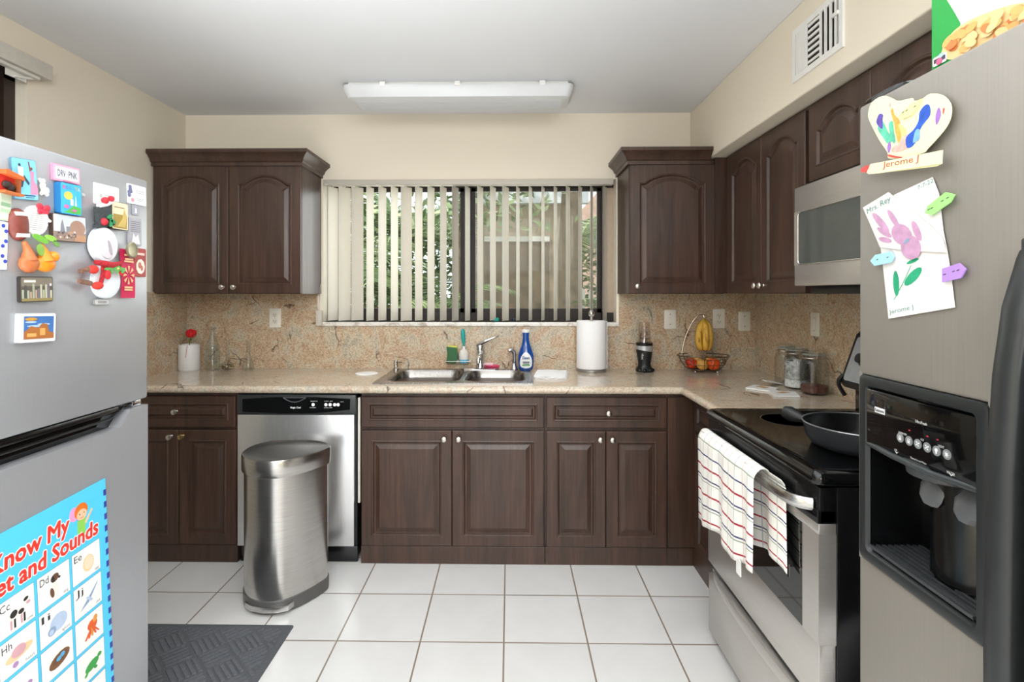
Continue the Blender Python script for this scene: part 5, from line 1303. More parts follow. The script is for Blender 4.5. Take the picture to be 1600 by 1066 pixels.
magnet('tag_magnet', 'small grey tag magnet under the white address label', 'magnet', (206, 320), (216, 322), (206, 335.5), .002, '#a3a3ad', d_tag)
def d_grey(m, T, w, h, z, put):
    put(lambda i: [m.rect(.14 * w, (.5 + .07 * k) * h, .86 * w, (.52 + .07 * k) * h, E5, i, T, z) for k in range(6)], '#77777f')
    put(lambda i: m.prism([(.2 * w, .06 * h), (.85 * w, .06 * h), (.7 * w, .42 * h), (.5 * w, .3 * h), (.35 * w, .44 * h)], E5, i, T, z), '#e2e1e4')
magnet('card_magnet', 'grey printed card magnet below the small grey tag', 'magnet', (197.5, 339), (218, 342.5), (199, 383), .004, '#aaa9b0', d_grey)
def d_red(m, T, w, h, z, put):
    put(lambda i: m.disc(.52 * w, .36 * h, .36 * w, .27 * h, E5, i, T, z, 9), '#eadfcf')
    put(lambda i: (m.disc(.45 * w, .4 * h, .14 * w, .12 * h, E5, i, T, z + E5, 7), m.disc(.62 * w, .3 * h, .10 * w, .1 * h, E5, i, T, z + E5, 7)), '#b86a60')
    put(lambda i: m.rect(.15 * w, .76 * h, .85 * w, .84 * h, E5, i, T, z), '#e9c6bb')
magnet('card_magnet', 'dark red and cream card magnet at the right edge below the grey card', 'magnet', (206, 387), (225, 389.5), (207, 432), .004, '#a3423f', d_red)
# ribbon with medal
T, w_, h_ = lframe((182, 388), (203, 391), (183.5, 465.5))
c = thing('ribbon_magnet', 'crimson award ribbon magnet with a round medal on top', 'magnet', tuple(T @ Vector((w_ / 2, 0, 0))), group=GRP)
rb = MB().loft([[(0 + .004 * t, h_ * (1 - t), .003 + .004 * math.sin(2.2 * t)), (w_ + .004 * t, h_ * (1 - t), .003 + .006 * math.sin(2.2 * t)), (w_ + .004 * t, h_ * (1 - t), .0045 + .006 * math.sin(2.2 * t)), (.004 * t, h_ * (1 - t), .0045 + .004 * math.sin(2.2 * t))] for t in [k / 8 for k in range(9)]], 0, T)
obj('ribbon', rb, flat('#c21f4e', .45), c)
m = MB(); zz_ = .012
for q_, a_, b_ in ((.86, .15, .85), (.78, .2, .8), (.73, .15, .85), (.2, .2, .8), (.15, .2, .8)): m.rect(a_ * w_, q_ * h_, b_ * w_, (q_ + .035) * h_, E5, 0, T, zz_)
for k in range(8):
    a_ = 2 * PI * k / 8
    m.prism([(.5 * w_ + .12 * w_ * math.cos(a_), .47 * h_ + .05 * h_ * math.sin(a_)), (.5 * w_ + .42 * w_ * math.cos(a_ - .18), .47 * h_ + .19 * h_ * math.sin(a_ - .18)), (.5 * w_ + .42 * w_ * math.cos(a_ + .18), .47 * h_ + .19 * h_ * math.sin(a_ + .18))], E5, 0, T, zz_)
obj('gold_print', m, flat('#e6b98a', .5), c, 0)
obj('medal', MB().lathe([(0, 0), (w_ * .42, 0), (w_ * .44, .004), (w_ * .36, .006), (w_ * .3, .005), (0, .006)], T @ Matrix.Translation((w_ * .62, h_ * .99, .013)), 24), flat('#a9a388', .35, .7), c)
# snowman
T, w_, h_ = lframe((133, 351), (181, 357), (135, 466))
c = thing('snowman_magnet', 'large snowman magnet with black top hat and red plaid scarf', 'magnet', tuple(T @ Vector((w_ / 2, 0, 0))), group=GRP)
SN = flat('#e4eaf0', .5, 0, .02)
obj('snow_body', MB().loft([[(w_ * (.56 + .46 * s_ * math.cos(a_)), h_ * (.23 + .25 * s_ * math.sin(a_)), z_) for a_ in [2 * PI * k / 32 for k in range(32)]] for s_, z_ in ((1, 0), (1, .006), (.93, .012), (.7, .016), (.2, .017))], 0, T), SN, c)
obj('snow_head', MB().loft([[(w_ * (.44 + .43 * s_ * math.cos(a_)), h_ * (.74 + .25 * s_ * math.sin(a_)), z_) for a_ in [2 * PI * k / 32 for k in range(32)]] for s_, z_ in ((1, .004), (1, .014), (.93, .018), (.6, .019), (.2, .019))], 0, T), SN, c)
obj('photo_window', MB().disc(w_ * .47, h_ * .735, w_ * .27, h_ * .185, .001, 0, T, .019, 30).disc(w_ * .40, h_ * .76, w_ * .07, h_ * .13, .0006, 1, T, .020, 14, .3).disc(w_ * .55, h_ * .7, w_ * .06, h_ * .11, .0006, 2, T, .020, 14, .3), [flat('#d6ced4', .15), flat('#f4f2f4', .15), flat('#a8a0aa', .15)], c)
hat = MB().prism([(w_ * .14, h_ * .965), (w_ * .75, h_ * 1.03), (w_ * .74, h_ * 1.06), (w_ * .66, h_ * 1.055), (w_ * .62, h_ * 1.30), (w_ * .18, h_ * 1.25), (w_ * .24, h_ * 1.02), (w_ * .14, h_ * 1.0)], .012, 0, T, .008)
obj('top_hat', hat, flat('#3d4344', .9, 0, .3, 150), c)
for x_, y_, r_ in ((.42, 1.36, .009), (.62, 1.40, .008), (.36, 1.06, .010)): obj('berry', MB().ball((w_ * x_, h_ * y_, .020), r_, 0, T), flat('#c32331', .6), c)
obj('hat_trim', MB().tube([(w_ * .24, h_ * 1.27, .016), (w_ * .5, h_ * 1.31, .017), (w_ * .68, h_ * 1.36, .016)], .006, 8, 0, T), flat('#e8e4e6', .8), c)
m = MB()
for x_, y_, rot in ((.52, 1.14, .5), (.62, 1.08, -.4), (.56, 1.05, 1.3)): m.disc(w_ * x_, h_ * y_, .011, .005, .003, 0, T, .022, 10, rot)
obj('holly', m, flat('#2f8a55', .6), c)
PLAID = NT('red_plaid'); pv = PLAID.coord(); ck = PLAID.new('ShaderNodeTexChecker'); ck.inputs['Scale'].default_value = 150; PLAID.link(pv, ck.inputs[0]); ck.inputs[1].default_value = lin('#bf1e2a'); ck.inputs[2].default_value = lin('#96262b'); PLAID.set(col=ck.outputs[0], rough=.8)
obj('scarf', MB().tube([(w_ * .04, h_ * .49, .022), (w_ * .25, h_ * .475, .027), (w_ * .5, h_ * .455, .027), (w_ * .8, h_ * .475, .024), (w_ * .93, h_ * .50, .018)], [.006, .008, .0085, .007, .004], 10, 0, T).loft([[(w_ * (.2 - .05 * t + .03 * math.sin(5 * t)), h_ * (.47 - .3 * t), .022), (w_ * (.42 - .20 * t), h_ * (.46 - .27 * t), .022), (w_ * (.42 - .20 * t), h_ * (.46 - .27 * t), .026), (w_ * (.2 - .05 * t + .03 * math.sin(5 * t)), h_ * (.47 - .3 * t), .026)] for t in [k / 8 for k in range(9)]], 0, T), PLAID.m, c)
m = MB()
for x_, y_, rx, ry in ((-.02, .39, .15, .06), (.10, .17, .17, .055)): m.ball((w_ * x_, h_ * y_, .022), (rx * w_, ry * h_, .008), 0, T)
obj('mitten', m, flat('#d8382f', .8), c)
m = MB()
for a0, a1, y0, y1 in ((-.14, -.22, .39, .385), (-.08, -.40, .2, .235), (-.22, -.38, .385, .36)): m.tube([(w_ * a0, h_ * y0, .02), (w_ * a1, h_ * y1, .018)], .0065, 8, 0, T)
obj('sleeve_cuff', m, flat('#7c5a4a', .9, 0, .4, 150), c)
m = MB()
for k in range(9): m.disc(w_ * (.36 + .06 * k), h_ * (.40 + .02 * math.sin(k * 2.2)), .009, .0045, .003, 0, T, .026 + .0006 * k, 9, k * .9)
obj('holly_sprig', m, flat('#63a85a', .6), c)
m = MB().ball((w_ * .37, h_ * .32, .027), (.0095, .013, .006), 0, T).ball((w_ * .87, h_ * .37, .025), (.0095, .0125, .006), 0, T)
obj('pompom', m, flat('#cc2b32', .8), c)
obj('button', MB().ball((w_ * .68, h_ * .405, .03), .0045, 0, T), flat('#d8b95a', .3, .8), c)
magnet('name_plate_magnet', 'small silver name plate magnet under the snowman', 'magnet', (143.5, 468), (166, 468), (144.5, 476.5), .006, '#bcbcbb', lambda m, T, w, h, z, put: put(lambda i: m.rect(.2 * w, .3 * h, .8 * w, .7 * h, E5, i, T, z), '#8f8f8e'), '#8d8d8c')

# ---- alphabet poster
PWd, PHt = .56, .70
pr_ = lq(163, 747)
Tp = Matrix.Translation(pr_) @ fr((0, 0, 0), (0, 1, 0), (0, 0, 1)) @ Matrix.Rotation(math.radians(3.2), 4, 'Z') @ Matrix.Translation((-PWd, -PHt, .0015))
po = thing('alphabet_poster', 'light blue alphabet poster taped to the lower left fridge door', 'poster', tuple(Tp @ Vector((PWd / 2, PHt / 2, 0))))
SKYB = flat('#55cdf2', .5, 0, .02)
obj('sheet', MB().rect(0, 0, PWd, PHt, .001, 0, Tp), SKYB, po, 0)
m = MB()
for k in range(22):
    y_ = PHt - .03 - .033 * k
    m.rect(PWd - .009, y_ - .016, PWd, y_, .0005, 0, Tp, .001)
obj('striped_border', m, flat('#33439f', .5), po, 0)
ttl = MB()
for s_, x_, y_, wd in (('I Know My', .395, PHt - .083, .238), ('Alphabet and Sounds', PWd - .034, PHt - .135, .43)):
    al = 'RIGHT'
    xx = x_ if s_[0] == 'A' else .437
    for k in range(10): ttl.text(s_, xx + .0042 * math.cos(k * PI / 5), y_ + .0042 * math.sin(k * PI / 5), .056, .0, 0, Tp, .0014 + .00002 * k, width=wd - .006, align=al, shear=.08)
    for k in range(6): ttl.text(s_, xx + .0016 * math.cos(k * PI / 3), y_ + .0016 * math.sin(k * PI / 3), .056, .0, 1, Tp, .0019 + .00002 * k, width=wd - .006, align=al, shear=.08)
obj('title_lettering', ttl, [flat('#fdf3f0', .5), flat('#e2382b', .5)], po, 0)
# child drawing on the poster
m = MB(); gx_, gy_ = PWd - .085, PHt - .055
m.disc(gx_ - .022, gy_ + .004, .014, .018, .0004, 0, Tp, .001).disc(gx_, gy_ + .004, .021, .02, .0004, 1, Tp, .0014).disc(gx_ + .001, gy_ - .006, .016, .014, .0004, 2, Tp, .0018)
m.prism([(gx_ - .014, gy_ - .06), (gx_ + .010, gy_ - .06), (gx_ + .014, gy_ - .018), (gx_ - .012, gy_ - .018)], .0004, 3, Tp, .001)
m.prism([(gx_ + .010, gy_ - .03), (gx_ + .034, gy_ - .004), (gx_ + .038, gy_ - .008), (gx_ + .014, gy_ - .036)], .0004, 2, Tp, .001)
m.disc(gx_ - .006, gy_ - .003, .0016, .002, .0003, 4, Tp, .0022, 8).disc(gx_ + .008, gy_ - .003, .0016, .002, .0003, 4, Tp, .0022, 8).prism([(gx_ - .006, gy_ - .012), (gx_, gy_ - .0145), (gx_ + .008, gy_ - .011), (gx_, gy_ - .0132)], .0003, 5, Tp, .0022)
obj('child_drawing', m, [flat('#f29fce', .5), flat('#e8761f', .5), flat('#f3c4a0', .5), flat('#8fd05a', .5), flat('#2c2420', .5), flat('#b8433b', .5)], po, 0)
pics = MB(); cells = MB(); letters = MB()
words = dict(C='cow', D='dog', E='egg', H='heart', I='igloo', J='jet', M='mouse', N='nest', O='octopus', R='ring', S='sun', T='turtle', Y='yarn', X='box', W='web')
PC = [flat(h_, .55) for h_ in ('#2a2624', '#efe9e4', '#d8a7b0', '#6a4a34', '#f0dcc0', '#b9cbe4', '#8fa6c6', '#e09a4a', '#e0602a', '#7a5230', '#59a9d6', '#3f9e4a', '#f0cf9f', '#b78fc0')]
for n_ in range(26):
    L = chr(65 + n_); cx_ = n_ % 5; cy_ = n_ // 5
    x0_ = .046 + cx_ * .0985; y1_ = PHt - .152 - cy_ * .0905
    if cy_ == 5: break
    w2_, h2_ = .0895, .081
    cells.rect(x0_ - .001, y1_ - h2_ - .001, x0_ + w2_ + .001, y1_ + .001, .0003, 1, Tp, .001).rect(x0_, y1_ - h2_, x0_ + w2_, y1_, .0003, 0, Tp, .0012)
    letters.text(L + L.lower(), x0_ + .006, y1_ - .024, .025, .0, 0, Tp, .0018, width=.024)
    if L in words: letters.text(words[L], x0_ + w2_ - .006, y1_ - h2_ + .005, .010, .0, 1, Tp, .0018, width=.0045 * len(words[L]), align='RIGHT')
    def D(ix, px_, py_, rx, ry, rot=0, z_=.0016): pics.disc(x0_ + px_ * w2_, y1_ - h2_ + py_ * h2_, rx * w2_, ry * h2_, .0003, ix, Tp, z_, 14, rot)
    def Pg(ix, pts_, z_=.0017): pics.prism([(x0_ + a_ * w2_, y1_ - h2_ + b_ * h2_) for a_, b_ in pts_], .0003, ix, Tp, z_)
    if L == 'C':
        D(1, .5, .45, .24, .15, 0); D(0, .42, .5, .1, .1, .4, .002); D(0, .62, .44, .08, .07, 0, .002); D(1, .78, .62, .1, .08); D(0, .76, .7, .07, .05, .3, .002); D(2, .82, .57, .06, .045, 0, .0022)
        for q_ in (.32, .42, .6, .68): Pg(0 if q_ in (.42, .68) else 2, ((q_, .1), (q_ + .05, .1), (q_ + .05, .35), (q_, .35)))
    elif L == 'D': D(1, .5, .35, .15, .24); D(3, .52, .72, .13, .12, .3, .0019); D(0, .46, .7, .05, .1, .2, .0022); D(3, .42, .32, .06, .16, .2, .002); D(0, .66, .66, .035, .035, 0, .0022)
    elif L == 'E': D(12, .56, .45, .2, .27); D(4, .57, .47, .16, .22, 0, .002)
    elif L == 'I': D(5, .58, .45, .28, .26); D(6, .36, .3, .13, .13, 0, .0019); D(5, .34, .28, .07, .08, 0, .0022)
    elif L == 'J': Pg(6, ((.2, .18), (.86, .78), (.84, .72), (.6, .42), (.5, .3))); Pg(5, ((.4, .5), (.5, .5), (.66, .3), (.56, .3)), .0021)
    elif L == 'H': D(12, .52, .45, .38, .14, .1); D(2, .5, .52, .2, .16, 0, .002); D(13, .4, .2, .08, .08, 0, .002)
    elif L == 'N': D(9, .55, .42, .34, .2, .2); D(3, .56, .45, .24, .12, .2, .002); D(10, .52, .45, .08, .07, 0, .0023); D(10, .64, .5, .08, .07, 0, .0023)
    elif L == 'O':
        D(8, .6, .6, .18, .17); D(7, .7, .74, .08, .12, -.3, .002)
        for a_ in (.3, .42, .55, .68, .8): Pg(8 if a_ != .55 else 7, ((a_, .25), (a_ + .06, .22), (.64, .55), (.54, .55)))
    elif L == 'T': D(11, .52, .42, .26, .15, .25); D(11, .8, .56, .08, .07, 0, .002); D(11, .3, .24, .07, .05, .6, .002); D(11, .64, .26, .07, .05, -.5, .002)
    elif L == 'M': D(13, .56, .4, .2, .15); D(13, .74, .5, .08, .08, 0, .002)
    elif L == 'Y': D(7, .55, .4, .2, .2)
    else: D((n_ * 3) % 13, .55, .42, .2, .18, .3)
obj('letter_cells', cells, [flat('#f3f1ef', .55, 0, .02), flat('#3d86ab', .5)], po, 0)
obj('pictures', pics, PC, po, 0)
obj('letters', letters, [flat('#2f2c2d', .6), flat('#77757a', .6)], po, 0)
# ================================================================== RIGHT REFRIGERATOR
FX, FY0, FY1, FH = 0.75, -2.124, -3.03, 1.757
HY = -2.501                                  # centre of the freezer door handle
rf = thing('refrigerator', 'grey side by side refrigerator with water dispenser on the right', 'refrigerator', (1.12, (FY0 + FY1) / 2, 0))
obj('cabinet_body', MB().box(FX + .14, XR - .02, FY1 + .004, FY0 - .004, .03, FH - .015, bev=.004), flat('#6f6d6a', .5), rf)
T = RIGHT(FY0, 0, FX + .12); FW = FY0 - (HY - .035)
du0, du1, dz0, dz1 = .006, .312, .800, 1.186
m = MB()
m.box(0, FW, dz1, FH, 0, .12, bev=.006, T=T).box(0, FW, .06, dz0, 0, .12, bev=.006, T=T).box(0, du0 + .004, dz0 - .006, dz1 + .006, 0, .1195, T=T).box(du1 - .004, FW, dz0 - .006, dz1 + .006, 0, .1195, T=T)
obj('freezer_door', m, FRIDGER, rf, 30)
obj('fridge_door', MB().box(FW + .006, FY0 - FY1, .06, FH, 0, .12, bev=.006, T=T), FRIDGER, rf)
obj('toe_grille', MB().box(FX + .06, FX + .1, FY1 + .01, FY0 - .01, .005, .058), BLACKM, rf)
# bowed full height handles
HG = flat('#26292a', .38, 0, .1)
def handle(yc, w_):
    R_ = []
    for z_, x_ in ((.30, .758), (.33, .735), (.42, .708), (.6, .698), (.85, .697), (1.1, .701), (1.24, .710), (1.34, .724), (1.41, .745), (1.445, .760)):
        hw = w_ / 2
        R_.append([(x_ + .02, yc + hw, z_), (x_ + .006, yc + hw, z_), (x_, yc + hw * .8, z_), (x_ - .002, yc, z_), (x_, yc - hw * .8, z_), (x_ + .006, yc - hw, z_), (x_ + .04, yc - hw, z_), (x_ + .04, yc + hw * .6, z_)])
    return MB().loft(R_)
obj('door_handle', handle(HY, .042), HG, rf, 50); obj('door_handle', handle(HY - .07, .042), HG, rf, 50)
obj('handle_trim', MB().box(HY - .035 - .02, HY + .015, .06, 1.44, .05, .1215, T=fr((FX + .12, 0, 0), (0, 1, 0), (0, 0, 1)) @ Matrix.Scale(-1, 4, (0, 0, 1)), bev=.004), HG, rf)
# dispenser set into the freezer door
TD = RIGHT(FY0, 0, FX)
dp = obj('dispenser', MB().loft([[(x_, y_, z_) for x_, y_ in rr(du0 + i_, dz0 + i_, du1 - i_, dz1 - i_, .012, 4)] for i_, z_ in ((0, -.01), (0, .003), (.006, .006), (.020, .004), (.024, -.004))], 0, TD, (False, False)), flat('#1f2324', .4), rf)
pz0, pz1 = 1.045, 1.160
pl = obj('control_panel', MB().box(du0 + .022, du1 - .02, pz0, pz1, -.012, .0035, bev=.003, T=TD), BLACKG, rf)
obj('niche', MB().box(du0 + .02, du1 - .018, dz0 + .02, pz1, -.118, -.112, T=TD).box(du0 + .016, du0 + .022, dz0 + .02, pz1, -.118, .0, T=TD).box(du1 - .022, du1 - .016, dz0 + .02, pz1, -.118, .0, T=TD).box(du0 + .018, du1 - .018, pz1 - .02, pz1, -.118, -.012, T=TD).box(du0 + .018, du1 - .018, dz0 + .016, dz0 + .022, -.118, .0, T=TD), BLACK, rf, 0)
obj('niche_back_bulge', MB().lathe([(0, -.11), (.085, -.11), (.085, .09), (.08, .1), (0, .1)], TD @ Matrix.Translation(((du0 + du1) / 2 + .02, .94, -.118)) @ Matrix.Rotation(-PI / 2, 4, 'X') @ Matrix.Translation((0, 0, 0)), 30), BLACK, rf)
obj('panel_lip', MB().tube([(du0 + .022, pz0, -.002), (du0 + .10, pz0 - .003, .006), (du1 - .10, pz0 - .004, .008), (du1 - .02, pz0 - .002, -.002)], .006, 10, 0, TD), flat('#34393b', .35), rf)
tray = MB()
for k in range(9): tray.box(du0 + .03, du1 - .03, dz0 + .030, dz0 + .036, -.105 + .0125 * k, -.099 + .0125 * k, T=TD)
obj('drip_tray', tray, flat('#3a3d3f', .25), rf, 0)
for u_ in (.155, .232):
    pm = MB(); rg = []
    for z_, v_, w_ in ((-.075, 1.035, .022), (-.05, 1.02, .026), (-.035, .998, .029), (-.03, .978, .026), (-.032, .966, .015)):
        rg.append([(u_ - w_, v_, z_), (u_ - w_ * .6, v_, z_ + .007), (u_ + w_ * .6, v_, z_ + .007), (u_ + w_, v_, z_), (u_, v_, z_ - .006)])
    obj('paddle', pm.loft(rg, 0, TD), flat('#5d6063', .3), rf)
obj('spout', MB().lathe([(.05, 0), (.062, .004), (.066, .03), (.05, .032)], TD @ Matrix.Translation((.165, 1.018, -.055)) @ Matrix.Rotation(-PI / 2, 4, 'X'), 24), flat('#3b3e40', .3), rf)
# lettering and round buttons on the panel
def dpx(a_, b_):
    q_ = onX(1340 + a_ / 5.92, 580 + b_ / 5.92, FX - .004); return (FY0 - q_.y, q_.z)
bt = MB(); sy = MB(); lt = MB(); rd = MB()
for k, (a_, b_) in enumerate(((394, 617), (475, 646), (557, 675), (643, 707), (731, 740), (827, 773))):
    u_, v_ = dpx(a_, b_)
    bt.disc(u_, v_, .0088, .0088, .0012, 0, TD, .0033, 20)
    if k < 2: sy.rect(u_ - .003, v_ - .0045, u_ + .003, v_ + .0005, .0005, 0, TD, .0045).prism([(u_ - .0026 + (0), v_ + .0005), (u_ - .0026, v_ + .004), (u_ + .0026, v_ + .004), (u_ + (.0026 if k == 0 else .0036), v_ + (.0005 if k == 0 else .002)), (u_ + .0016, v_ + .0014), (u_ + .0016, v_ + .003), (u_ - .0016, v_ + .003), (u_ - .0016, v_ + .0005)], .0005, 0, TD, .0045)
    elif k in (2, 3):
        for dx_, dy_ in ((-.002, .003), (.003, .002), (-.003, -.002), (.002, -.003), (0, 0)): sy.disc(u_ + dx_, v_ + dy_, .0018, .0014, .0005, 0, TD, .0045, 6)
    elif k == 4: sy.disc(u_, v_ + .0015, .0032, .0032, .0005, 0, TD, .0045, 12).rect(u_ - .0014, v_ - .005, u_ + .0014, v_ - .001, .0005, 0, TD, .0045)
    else:
        sy.disc(u_, v_, .0028, .0028, .0005, 0, TD, .0045, 12)
        for j in range(8):
            c_, s_ = math.cos(j * PI / 4), math.sin(j * PI / 4)
            sy.prism([(u_ + .0032 * c_ - .0006 * s_, v_ + .0032 * s_ + .0006 * c_), (u_ + .0032 * c_ + .0006 * s_, v_ + .0032 * s_ - .0006 * c_), (u_ + .006 * c_, v_ + .006 * s_)], .0005, 0, TD, .0045)
for s_, a_, b_, hh, wd in (('UltraFresh', 535, 462, .0075, .027), ('DISPENSER', 380, 565, .005, .021), ('ICE', 585, 632, .005, .007), ('LIGHT', 745, 690, .006, .013), ('ICE', 342, 726, .005, .007), ('Filtered Ice and Water', 490, 800, .0055, .038), ('WATER', 825, 932, .007, .017)):
    u_, v_ = dpx(a_, b_); lt.text(s_, u_, v_ - hh * .3, hh, .0, 0, TD, .0042, width=wd)
u_, v_ = dpx(158, 352); lt.rect(u_, v_ - .0055, u_ + .029, v_ + .0055, .0005, 0, TD, .0036); lt.text('Kenmore', u_ + .002, v_ - .003, .0095, .0, 1, TD, .0045, width=.025, bold=.02)
for a_, b_ in ((360, 755), (865, 962)):
    u_, v_ = dpx(a_, b_); lt.prism([(u_ - .005, v_ + .003), (u_, v_), (u_ + .005, v_ + .003), (u_, v_ - .002)], .0005, 0, TD, .0036)
for a_, b_ in ((478, 548), (645, 604), (738, 635)):
    u_, v_ = dpx(a_, b_); rd.disc(u_, v_, .0028, .0012, .0005, 0, TD, .0036, 8)
obj('buttons', bt, flat('#7d8083', .4), pl); obj('button_symbols', sy, flat('#e3e3e3', .5), pl, 0)
obj('lettering', lt, [flat('#dfe0e0', .5), flat('#26282a', .5)], pl, 0); obj('indicator_marks', rd, flat('#a82a3c', .5), pl, 0)
obj('hinge_cover', MB().box(FX + .02, FX + .13, FY0 - .10, FY0 - .005, FH, FH + .018, bev=.006), DGREY, rf)

# ---- drawings held by magnets
def rfp(u, v, off=.001):
    q_ = onX(u, v, FX - off); return (FY0 - q_.y, q_.z)
def px7(a_, b_, off=.012): return rfp(1330 + a_ / 6.27, 120 + b_ / 6.27, off)
def px8(a_, b_, off=.004): return rfp(1330 + a_ / 4.263, 260 + b_ / 4.263, off)
CREAMP = flat('#e9e4bd', .8, 0, .02)
hp_ = spline([px7(*q) for q in ((160, 370), (195, 255), (300, 188), (385, 205), (450, 236), (530, 222), (595, 208), (612, 236), (690, 215), (770, 166), (890, 180), (968, 262), (975, 370), (935, 480), (850, 590), (745, 705), (700, 748), (520, 792), (365, 800), (350, 740), (270, 620), (185, 455))], 3)
hc = thing('heart_drawing', 'cream heart shaped handprint painting on the right fridge', 'drawing', tuple(TD @ Vector((sum(p[0] for p in hp_) / len(hp_), 1.6, .01))))
obj('paper', MB().prism(hp_, .0012, 0, TD, .010), CREAMP, hc, 0)
st_ = MB(); SC = [flat(h_, .7, 0, .25, 70) for h_ in ('#2757bd', '#5c4aa6', '#5fc3a2', '#f0a84e', '#f3b1a6', '#e9e08a', '#9c6fc0', '#7fb4e6', '#d0504a')]
def stroke(ix, pts_, w0, lvl=0):
    P_ = [Vector(px7(*q)) for q in pts_]; n_ = len(P_); L_, R_ = [], []
    for i_ in range(n_):
        d_ = (P_[min(i_ + 1, n_ - 1)] - P_[max(i_ - 1, 0)]).normalized(); nn = Vector((-d_.y, d_.x)); ww = 1.45 * w0 * (.7 + .3 * math.sin(i_ * 1.9 + ix)) * (1 if 0 < i_ < n_ - 1 else .55)
        L_.append(P_[i_] + nn * ww); R_.append(P_[i_] - nn * ww)
    st_.prism([tuple(q) for q in spline(L_ + R_[::-1], 3)], .0002, ix, TD, .0114 + .0002 * lvl)
stroke(3, [(395, 320), (410, 380), (445, 450), (460, 540), (475, 680)], .0055); stroke(5, [(470, 470), (510, 540), (520, 620)], .005)
stroke(2, [(280, 470), (330, 560), (370, 610), (410, 560)], .011); stroke(1, [(290, 370), (275, 430), (300, 500)], .008, 1); stroke(2, [(385, 450), (400, 560), (420, 640)], .007, 1)
stroke(4, [(400, 720), (470, 690), (530, 640), (550, 570)], .010, 0); stroke(6, [(375, 640), (370, 690), (368, 740)], .0035, 1); stroke(0, [(745, 280), (720, 360), (680, 450), (630, 540), (580, 620), (558, 690)], .0095, 1)
stroke(7, [(650, 520), (640, 600), (610, 640)], .006, 2); stroke(6, [(855, 310), (850, 380), (835, 460)], .004); stroke(8, [(905, 310), (900, 360)], .002); stroke(4, [(375, 260), (380, 290)], .004); stroke(8, [(365, 770), (430, 785), (495, 790)], .0022, 2)
obj('paint_strokes', st_, SC, hc, 0)
sp_ = [px7(*q, .02) for q in ((148, 935), (185, 855), (890, 718), (882, 850), (245, 948), (165, 955))]
obj('name_strip', MB().prism(sp_, .0012, 0, TD, .018), CREAMP, hc, 0)
obj('strip_fold', MB().prism([px7(*q, .018) for q in ((245, 950), (660, 845), (885, 735), (884, 852), (830, 878))], .001, 0, TD, .0165), flat('#e9e3ae', .8), hc, 0)
a_, b_ = px7(305, 893, .02), px7(655, 828, .02)
obj('name_lettering', MB().text('Jerome J', a_[0], a_[1], .017, 0, 0, TD, .0196, width=math.hypot(b_[0] - a_[0], b_[1] - a_[1]), rot=math.atan2(b_[1] - a_[1], b_[0] - a_[0])), flat('#b8501f', .7), hc, 0)
obj('red_tip', MB().prism([px7(*q, .018) for q in ((88, 915), (110, 890), (160, 862), (165, 905), (140, 938), (100, 936))], .002, 0, TD, .016), flat('#e0514e', .7), hc, 0)
gc = thing('greeting_card', 'white handmade card with pink handprint flower on the right fridge', 'card', tuple(TD @ Vector((*px8(440, 980), .004))))
obj('back_page', MB().prism([px8(*q) for q in ((285, 190), (540, 72), (582, 180), (612, 430), (640, 575), (660, 700), (690, 940), (248, 1015), (215, 700), (195, 540))], .001, 0, TD, .003), PAPER, gc, 0)
fpg = [px8(*q, .006) for q in ((80, 275), (250, 172), (400, 285), (545, 405), (612, 480), (640, 575), (420, 565), (195, 540))]
obj('folded_flap', MB().prism(fpg, .001, 0, TD, .006), flat('#d6d2d2', .85, 0, .03), gc, 0)
hm_ = MB()
def blob(ix, cx_, cy_, rx, ry, rot, lv=0, off=.006, z_=.0071):
    c0_ = px8(cx_, cy_, off); e_ = px8(cx_ + 10, cy_, off); k_ = math.hypot(e_[0] - c0_[0], e_[1] - c0_[1]) / 10
    hm_.disc(c0_[0], c0_[1], rx * k_, ry * k_, .0002, ix, TD, z_ + .0002 * lv, 16, rot)
for cx_, cy_, rx, ry, rot in ((340, 455, 75, 48, -.5), (400, 540, 70, 58, -.5), (200, 375, 75, 17, -.75), (285, 350, 60, 15, -.9), (225, 440, 55, 13, -.5), (230, 490, 45, 12, -.25), (440, 430, 20, 60, .5)): blob(0, cx_, cy_, rx, ry, rot, off=.006)
blob(2, 375, 498, 22, 8, .5, 2)
c1, c2, c3 = px8(285, 890), px8(340, 790), px8(400, 660)
hm_.prism([(c1[0] - .0008, c1[1]), (c2[0] - .001, c2[1]), (c3[0] - .0008, c3[1]), (c3[0] + .0008, c3[1]), (c2[0] + .001, c2[1]), (c1[0] + .0008, c1[1])], .0002, 1, TD, .0041)
blob(1, 300, 780, 20, 62, .08, 0, .004, .0041); blob(1, 412, 735, 70, 26, .62, 0, .004, .0041); blob(1, 410, 632, 42, 9, .25, 0, .004, .0041)
obj('handprint_flower', hm_, [flat('#bf94b4', .8, 0, .15, 50), flat('#25a074', .7, 0, .15, 50), flat('#7f9db4', .7)], gc, 0)
tl_ = MB()
for s_, p_, q_, hh, off, z_ in (('Mrs. Rey', (112, 318), (268, 228), .016, .006, .0073), ('Jerome J', (255, 985), (415, 950), .012, .004, .0042), ('7-7-22', (445, 158), (548, 105), .011, .004, .0042)):
    a_, b_ = px8(*p_, off), px8(*q_, off)
    tl_.text(s_, a_[0], a_[1], hh, 0, 0, TD, z_, width=math.hypot(b_[0] - a_[0], b_[1] - a_[1]), rot=math.atan2(b_[1] - a_[1], b_[0] - a_[0]))
obj('handwriting', tl_, flat('#3f8a80', .8), gc, 0)
